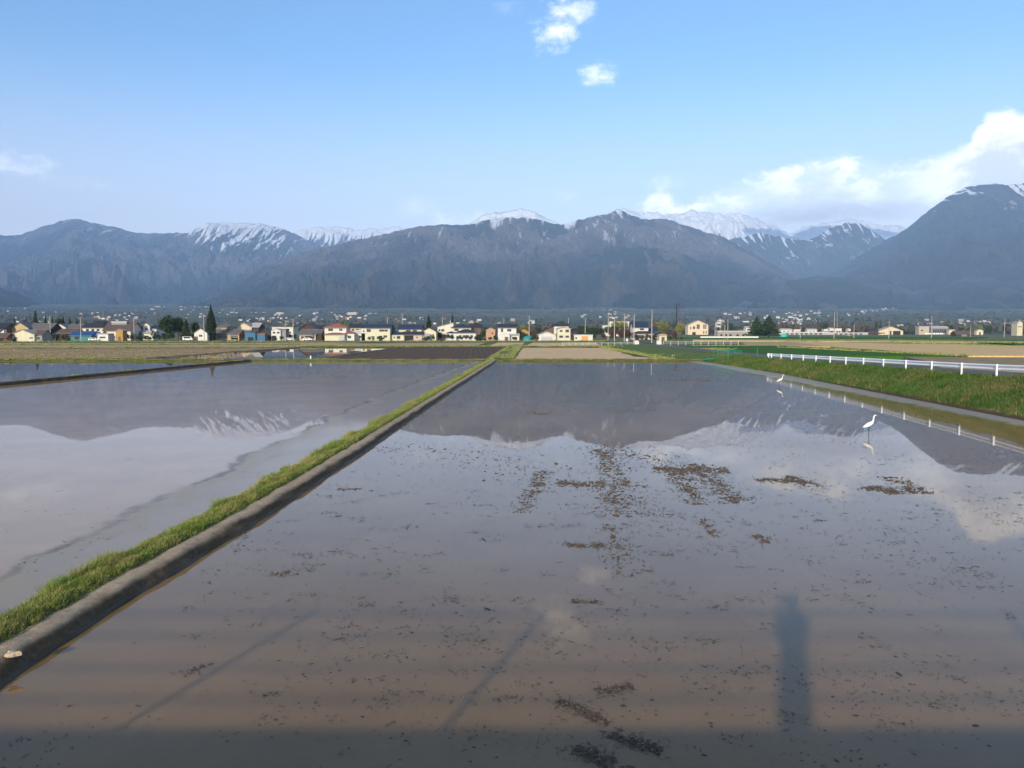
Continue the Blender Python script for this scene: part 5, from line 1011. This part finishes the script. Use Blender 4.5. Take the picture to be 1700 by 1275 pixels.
# ------------------------------------------------------------------ egrets
M_feather = mat('white_feather', lambda n, bs, p, g: (n.put(bs.inputs['Base Color'], n.mix(n.noise(p, 20, 4), (.82, .82, .80), (.90, .90, .88))), setattr(bs.inputs['Roughness'], 'default_value', .7)))
M_leg = paint('bird_leg', (.05, .045, .04), .6); M_bill = paint('bird_bill', (.45, .30, .06), .5)
def egret(loc, s, rz, label, dull=False):
    r0 = empty('egret', loc, rz); r0.scale = (s, s, s); tag(r0, label, 'egret', 'egrets wading in the paddy')
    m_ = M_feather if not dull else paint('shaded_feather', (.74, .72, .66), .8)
    # one continuous surface: tail, body, S-curved neck, head
    pts = [(-.30, 0, .33), (-.24, 0, .36), (-.14, 0, .42), (-.02, 0, .47), (.08, 0, .52), (.135, 0, .575), (.165, 0, .635), (.175, 0, .71), (.180, 0, .78), (.20, 0, .845), (.235, 0, .885), (.275, 0, .885), (.31, 0, .872)]
    rad = [(.012, .018), (.035, .045), (.078, .072), (.105, .088), (.088, .074), (.058, .05), (.038, .034), (.030, .027), (.027, .025), (.027, .025), (.034, .029), (.028, .024), (.008, .008)]
    b = MB().tube(pts, rad, 14); o = b.build('body', m_, r0, smooth=True); md = o.modifiers.new('s', 'SUBSURF'); md.levels = md.render_levels = 1
    for sy in (-1, 1):
        MB().tube([(.06, sy*.05, .50), (-.05, sy*.082, .455), (-.17, sy*.06, .40), (-.30, sy*.02, .335)], [(.03, .02), (.062, .022), (.05, .018), (.006, .006)], 8).build('wing', m_, r0, smooth=True)
        f = -.02+sy*.025; l = MB().tube([(f, sy*.035, .40), (f+.012, sy*.035, .22), (f-.008, sy*.035, .20), (f, sy*.035, -.02)], [.014, .008, .009, .007], 7).build('leg', M_leg, r0)
        MB().tube([(f-.03, sy*.035, -.018), (f+.07, sy*.04, -.02)], .006, 5).build('foot', M_leg, l)
        MB().tube([(.262, sy*.024, .892), (.262, sy*.030, .892)], .007, 6).build('eye', M_leg, r0)
    MB().tube([(.300, 0, .876), (.345, 0, .864), (.40, 0, .848)], [.012, .008, .002], 8).build('bill', M_bill, r0)
g = G(1443, 722); egret((g.x, g.y, 0), .97, .05, 'white egret standing nearest, alone in the mirrored paddy')
g = G(1295, 640.5); egret((g.x, g.y, 0), 1.02, -.1, 'smaller looking egret further off near the grassy shore', True)

# ------------------------------------------------------------------ floating straw, clods and silt in the near paddy
def straw_field():
    """bits of old stubble lying in the water: irregular flakes and short stems"""
    def gen(n, seg=None):
        if seg is None:
            Y = 7.2+78*rng.uniform(0, 1, n)**1.55; X = rng.uniform(-1, 1, n)*(Y*.70+1); return X, Y
        (ax, ay), (bx, by), w = seg; A, B_ = G(ax, ay), G(bx, by); t = rng.uniform(0, 1, n); wv = rng.normal(0, w*.38, n); dx, dy = B_.x-A.x, B_.y-A.y; L = math.hypot(dx, dy)
        return A.x+dx*t-dy/L*wv, A.y+dy*t+dx/L*wv
    tracks = [((1005, 748), (1022, 800), 1.0, 420), ((1018, 800), (1035, 858), 1.3, 420), ((1118, 778), (1160, 838), .7, 420), ((1150, 770), (1225, 836), .9, 620), ((1085, 778), (1210, 782), 1.1, 420), ((925, 802), (1002, 806), .8, 180),
              ((1255, 797), (1330, 798), .7, 200), ((1310, 790), (1352, 808), .6, 200), ((1440, 808), (1495, 820), .8, 240), ((1478, 792), (1530, 820), .8, 240), ((940, 905), (1002, 906), .35, 130), ((862, 852), (903, 780), .5, 260), ((1010, 870), (1040, 960), .6, 160),
              ((1165, 862), (1185, 890), .3, 60), ((1255, 888), (1275, 902), .3, 60), ((925, 1162), (1010, 1200), .13, 260), ((1012, 1218), (1098, 1248), .14, 200), ((950, 1248), (1050, 1275), .2, 300), ((990, 1150), (1050, 1138), .16, 90), ((940, 998), (1000, 1000), .2, 60),
              ((1180, 612), (1240, 634), 1.6, 60), ((1120, 611), (1170, 615), 2.5, 60), ((1080, 630), (1180, 632), 2, 90), ((900, 600), (940, 610), 2.5, 70), ((395, 920), (420, 850), .3, 40), ((560, 812), (600, 812), .25, 30), ((300, 1120), (350, 1100), .2, 30), ((450, 955), (520, 945), .3, 40), ((870, 680), (905, 690), 2., 40), ((860, 770), (960, 815), 3.5, 160), ((980, 740), (1120, 770), 2.6, 200), ((640, 740), (850, 770), 4, 150)]
    X = []; Y = []; S = []; K = []
    x, y = gen(56000); d = fbm(x/2.6+3, y/4.2, 4)+.5*fbm(x/.6, y/.9, 2); left = x < bund_x(y)+.35; rt = np.clip((x-edge_x(y)+6)/6, 0, 1)
    right = np.clip((x+3)/7, 0, 1)*np.clip(1.5-np.abs(y-19)/14, 0.25, 1); pr = np.clip(.22+.75*d, .02, 1)*(.45+.55*right)*np.where(y < 12, .6, 1)
    k = (rng.uniform(0, 1, len(x)) < pr) & ~left & (rt < .9) & (x < edge_x(y)-.5); X.append(x[k]); Y.append(y[k]); S.append(np.full(k.sum(), .021)); K.append(np.zeros(k.sum()))
    for _ in range(210):
        cy_ = 8+14*random.random(); cx_ = random.uniform(-.45, .72)*cy_; m_ = random.randint(6, 26); q = random.uniform(.05, .16)
        if cx_ < bund_x(cy_)+.5: continue
        X.append(cx_+rng.normal(0, q*1.7, m_)); Y.append(cy_+rng.normal(0, q*.8, m_)); S.append(np.full(m_, .0115)); K.append(np.full(m_, float(random.random() < .18)))
    for a, b_, w, n in tracks:
        x, y = gen(int(n*1.9), (a, b_, w*.8)); keep = fbm(x/.35, y/.5, 3) > -.25; x, y = x[keep], y[keep]; X.append(x); Y.append(y); S.append(np.full(len(x), .0165)); K.append(np.ones(len(x)))
    X = np.concatenate(X); Y = np.concatenate(Y); S = np.concatenate(S); K = np.concatenate(K); n = len(X)
    # flakes: irregular hexagons, slightly domed, elongated, lying just proud of the water
    el_max = np.interp(Y, [9, 18], [1.6, 4.2])
    S = S*rng.lognormal(0, .45, n)*np.interp(Y, [8, 30, 80], [.85, 1.25, 2.4]); ang = rng.uniform(0, 6.283, n); el = rng.uniform(1., el_max, n); el = np.where(K > 0, el*.7, el); m = 6; V = []
    for k in range(m):
        a = 6.283*k/m; r = S*rng.uniform(.55, 1.15, n); u = r*math.cos(a)*el; v = r*math.sin(a)/np.sqrt(el)
        V.append(np.stack([X+u*np.cos(ang)-v*np.sin(ang), Y+u*np.sin(ang)+v*np.cos(ang), np.full(n, -.003)], 1))
    V.append(np.stack([X, Y, rng.uniform(.003, .010, n)*np.where(K > 0, 2.2, 1)*np.interp(Y, [8, 60], [.8, 1.6])], 1)); V = np.stack(V, 1)
    i = np.arange(n)*7; F = np.concatenate([np.stack([i+k, i+(k+1) % m, i+6], 1) for k in range(m)])
    def f(n_, bs, pos, geo):
        r = n_.node('ShaderNodeAttribute', attribute_name='rnd').outputs['Fac']; tk = n_.node('ShaderNodeAttribute', attribute_name='track').outputs['Fac']
        c = n_.mix(r, (.040, .032, .026), (.085, .068, .050)); c2 = n_.mix(r, (.075, .05, .032), (.15, .105, .065))
        n_.put(bs.inputs['Base Color'], n_.mix(n_.m('MULTIPLY', tk, n_.ss(r, .15, .6)), c, c2)); bs.inputs['Roughness'].default_value = .8; bs.inputs['Specular IOR Level'].default_value = .3
    tag(link('stubble', np_mesh('stubble', V.reshape(-1, 3), F, mat('old_stubble', f), False, {'rnd': np.repeat(rng.uniform(0, 1, n), 7), 'track': np.repeat(K, 7)})), 'dark bits of old stubble and mud floating in the flooded paddy', 'stubble', kind='stuff')
    # stems: thin sticks, some standing
    j = rng.integers(0, n, 5200); x = X[j]+rng.normal(0, .06, len(j)); y = Y[j]+rng.normal(0, .08, len(j)); q = y < 45; x, y = x[q], y[q]; n2 = len(x); L = rng.uniform(.03, .10, n2); a = rng.uniform(0, 6.283, n2); tilt = rng.uniform(-.02, .35, n2)*(rng.uniform(0, 1, n2) < .5)
    d = np.stack([np.cos(a)*np.cos(tilt), np.sin(a)*np.cos(tilt), np.sin(tilt)], 1)*L[:, None]; w = np.stack([-np.sin(a), np.cos(a), np.zeros(n2)], 1)*.0035*np.interp(y, [8, 40], [1, 2.5])[:, None]; o = np.stack([x, y, np.full(n2, .006)], 1)
    V = np.stack([o-w, o+w, o+w*.7+d, o-w*.7+d, o+d*.5+np.array([0, 0, .007])], 1); i = np.arange(n2)*5; F = np.concatenate([np.stack([i, i+1, i+4], 1), np.stack([i+1, i+2, i+4], 1), np.stack([i+2, i+3, i+4], 1), np.stack([i+3, i, i+4], 1)])
    def f2(n_, bs, pos, geo):
        r = n_.node('ShaderNodeAttribute', attribute_name='rnd').outputs['Fac']; n_.put(bs.inputs['Base Color'], n_.mix(n_.ss(r, .55, .95), (.07, .055, .04), (.30, .24, .15))); bs.inputs['Roughness'].default_value = .7
    tag(link('straw', np_mesh('straw', V.reshape(-1, 3), F, mat('loose_straw', f2), False, {'rnd': np.repeat(rng.uniform(0, 1, n2), 5)})), 'thin pieces of rotted straw lying on the paddy water', 'straw', kind='stuff')
    # clods: small mud lumps breaking the surface in the wheel tracks
    V = []; F = []; RN = []
    base = [(math.cos(6.283*k/7), math.sin(6.283*k/7)) for k in range(7)]
    for a, b_, w, cnt in tracks:
        for _ in range(int(cnt*.5)):
            x, y = gen(1, (a, b_, w*.55)); x, y = float(x[0]), float(y[0])
            if fbm(x/.3+9, y/.45, 3) < -.12: continue
            s = random.lognormvariate(math.log(.017), .45)*float(np.interp(y, [9, 20, 100], [.62, 1.15, 4.5])); h = s*random.uniform(.35, .8); k0 = len(V); aa = random.uniform(0, 6.28); e = random.uniform(1, 1.8)
            for zf, rf in ((-.3, 1.), (.35, .92), (.85, .5)):
                for cx, sy in base: q = random.uniform(.75, 1.2); u, v = cx*s*rf*q*e, sy*s*rf*q; V.append((x+u*math.cos(aa)-v*math.sin(aa), y+u*math.sin(aa)+v*math.cos(aa), h*zf))
            V.append((x, y, h)); F += [(k0+r*7+k, k0+r*7+(k+1) % 7, k0+(r+1)*7+(k+1) % 7, k0+(r+1)*7+k) for r in range(2) for k in range(7)]; F += [(k0+14+k, k0+14+(k+1) % 7, k0+21, k0+21) for k in range(7)]
    FF = [f if f[2] != f[3] else f[:3] for f in F]; me = bpy.data.meshes.new('mud_clods'); me.from_pydata(V, [], FF); me.materials.append(rough_mat('mud_clod', (.065, .044, .028), (.15, .105, .066), 9, .7, .3, bmp=.01)); me.polygons.foreach_set('use_smooth', [True]*len(FF))
    tag(link('mud_clods', me), 'brown mud clods breaking the surface in the old wheel tracks', 'mud clods', kind='stuff')
    # sprouts
    n = 420; x = rng.uniform(8, 17, n); y = rng.uniform(14, 20, n)+rng.normal(0, .3, n); kk = fbm(x/.5, y/.5, 3) > .15; x, y = x[kk], y[kk]
    tag(link('sprouts', blades('sprouts', np.stack([x, y, np.zeros(len(x))], 1), rng.uniform(.02, .06, len(x)), np.full(len(x), .008), M_blade, .8)), 'tiny green sprouts poking from the shallow water', 'sprouts', kind='stuff')
    # a few specks in the left paddy
    n = 900; Y = 14+50*rng.uniform(0, 1, n)**1.4; X = bund_x(Y)-1.6-rng.uniform(0, 1, n)**1.1*(Y*.62-4).clip(1); ok = fbm(X/1.7, Y/2.5, 3) > .05; X, Y = X[ok], Y[ok]; n = len(X); S = .022*rng.lognormal(0, .4, n)*np.interp(Y, [14, 60], [1, 2.4]); ang = rng.uniform(0, 6.28, n); V = []
    for k in range(6):
        a = 6.283*k/6; r = S*rng.uniform(.6, 1.1, n); u = r*math.cos(a)*2.; v = r*math.sin(a)*.8; V.append(np.stack([X+u*np.cos(ang)-v*np.sin(ang), Y+u*np.sin(ang)+v*np.cos(ang), np.full(n, -.003)], 1))
    V.append(np.stack([X, Y, np.full(n, .008)], 1)); V = np.stack(V, 1); i = np.arange(n)*7; F = np.concatenate([np.stack([i+k, i+(k+1) % 6, i+6], 1) for k in range(6)])
    tag(link('stubble', np_mesh('stubble', V.reshape(-1, 3), F, MATS['old_stubble'], False, {'rnd': np.repeat(rng.uniform(0, 1, n), 7), 'track': np.zeros(n*7)})), 'sparse dark specks floating on the silty paddy', 'stubble', kind='stuff')
straw_field()

# ------------------------------------------------------------------ the bridge the photographer stands on (its rail, posts and the person cast the shadows on the water)
M_conc = rough_mat('bridge_concrete', (.30, .29, .27), (.42, .41, .38), 2., bmp=.01)
def bridge():
    tag(MB().box(-34, 34, -6.5, .10, 2.5, 2.88).box(-34, 34, .105, .62, 2.45, 2.76).build('road', M_conc), 'raised concrete road deck the photographer stands on', kind='structure')
    tag(MB().box(-34, 34, -6.3, .45, -.5, 2.44).build('embankment', M_conc), 'retaining wall under the raised road', kind='structure')
    r0 = empty('railing', (0, .5, 2.77)); tag(r0, 'steel handrail at the edge of the raised road', 'railing')
    for i in range(-6, 7):
        x = .1+3.7*i
        if abs(x) < 1: continue
        MB().box(x-.028, x+.028, -.03, .03, 0, 1.3).build('post', M_galv, r0)
    for z, r in ((1.28, .024), (.96, .018), (.58, .018), (.27, .018)): MB().tube([(-24, 0, z), (24, 0, z)], r, 8).build('rail', M_galv, r0)
bridge()
def photographer():
    x0, y0, z0 = .05, -.42, 2.885
    names = [(0, 0, .93), (0, 0, 1.15), (0, .01, 1.38), (0, .02, 1.49), (0, .03, 1.60), (0, .04, 1.70), (.09, 0, .90), (.10, .03, .50), (.11, -.01, .08), (.115, .13, .035), (-.09, 0, .90), (-.10, .03, .50), (-.11, -.01, .08), (-.115, .13, .035),
             (.19, .0, 1.41), (.22, .10, 1.17), (.10, .33, 1.42), (-.19, 0, 1.41), (-.22, .10, 1.17), (-.10, .33, 1.42)]
    edges = [(0, 1), (1, 2), (2, 3), (3, 4), (4, 5), (0, 6), (6, 7), (7, 8), (8, 9), (0, 10), (10, 11), (11, 12), (12, 13), (2, 14), (14, 15), (15, 16), (2, 17), (17, 18), (18, 19)]
    rad = [(.22, .15), (.22, .14), (.21, .12), (.06, .06), (.085, .10), (.075, .09), (.095, .095), (.065, .065), (.045, .05), (.035, .03), (.11, .095), (.085, .075), (.055, .05), (.035, .03), (.075, .065), (.05, .05), (.032, .032), (.065, .065), (.05, .05), (.032, .032)]
    r0 = empty('person', (x0, y0, z0)); tag(r0, 'person in dark jacket standing at the rail holding up a phone', 'person')
    me = bpy.data.meshes.new('body'); me.from_pydata(names, edges, []); o = link('body', me, r0); sk = o.modifiers.new('skin', 'SKIN'); me.skin_vertices[0].data[0].use_root = True
    for v, q in zip(me.skin_vertices[0].data, rad): v.radius = q
    sb = o.modifiers.new('sub', 'SUBSURF'); sb.levels = sb.render_levels = 2; me.materials.append(paint('dark_clothes', (.05, .055, .07)))
    MB().tube([(0, 0, .30), (0, 0, .55), (0, 0, .9), (0, 0, 1.2)], [(.24, .19), (.235, .185), (.225, .17), (.215, .14)], 14).build('coat', paint('dark_clothes', (.05, .055, .07)), r0, smooth=True)
    M_skin = paint('skin', (.50, .32, .22))
    for s in (-1, 1):
        h = MB().tube([(s*.10, .33, 1.42), (s*.085, .37, 1.455), (s*.08, .385, 1.49)], [.034, .042, .03], 10)
        for k in range(4): h.tube([(s*.08, .375+.004*k, 1.44+.022*k), (s*.05, .41, 1.442+.022*k), (s*.02, .405, 1.445+.022*k)], [.010, .009, .007], 6)
        h.tube([(s*.085, .36, 1.47), (s*.06, .34, 1.50), (s*.04, .345, 1.51)], [.012, .010, .008], 6).build('hand', M_skin, r0, smooth=True)
    MB().tube([(0, .03, 1.57), (0, .045, 1.66), (0, .02, 1.74), (0, .0, 1.79)], [(.085, .09), (.105, .10), (.095, .085), (.03, .03)], 14).build('hair', paint('black_hair', (.02, .018, .016)), r0, smooth=True)
    p = MB().box(-.075, .075, -.004, .004, -.037, .037).build('phone', paint('phone_black', (.02, .02, .022), .2), loc=(0, -.02, CH+.0)); tag(p, 'black phone held level in both hands', 'phone')
photographer()
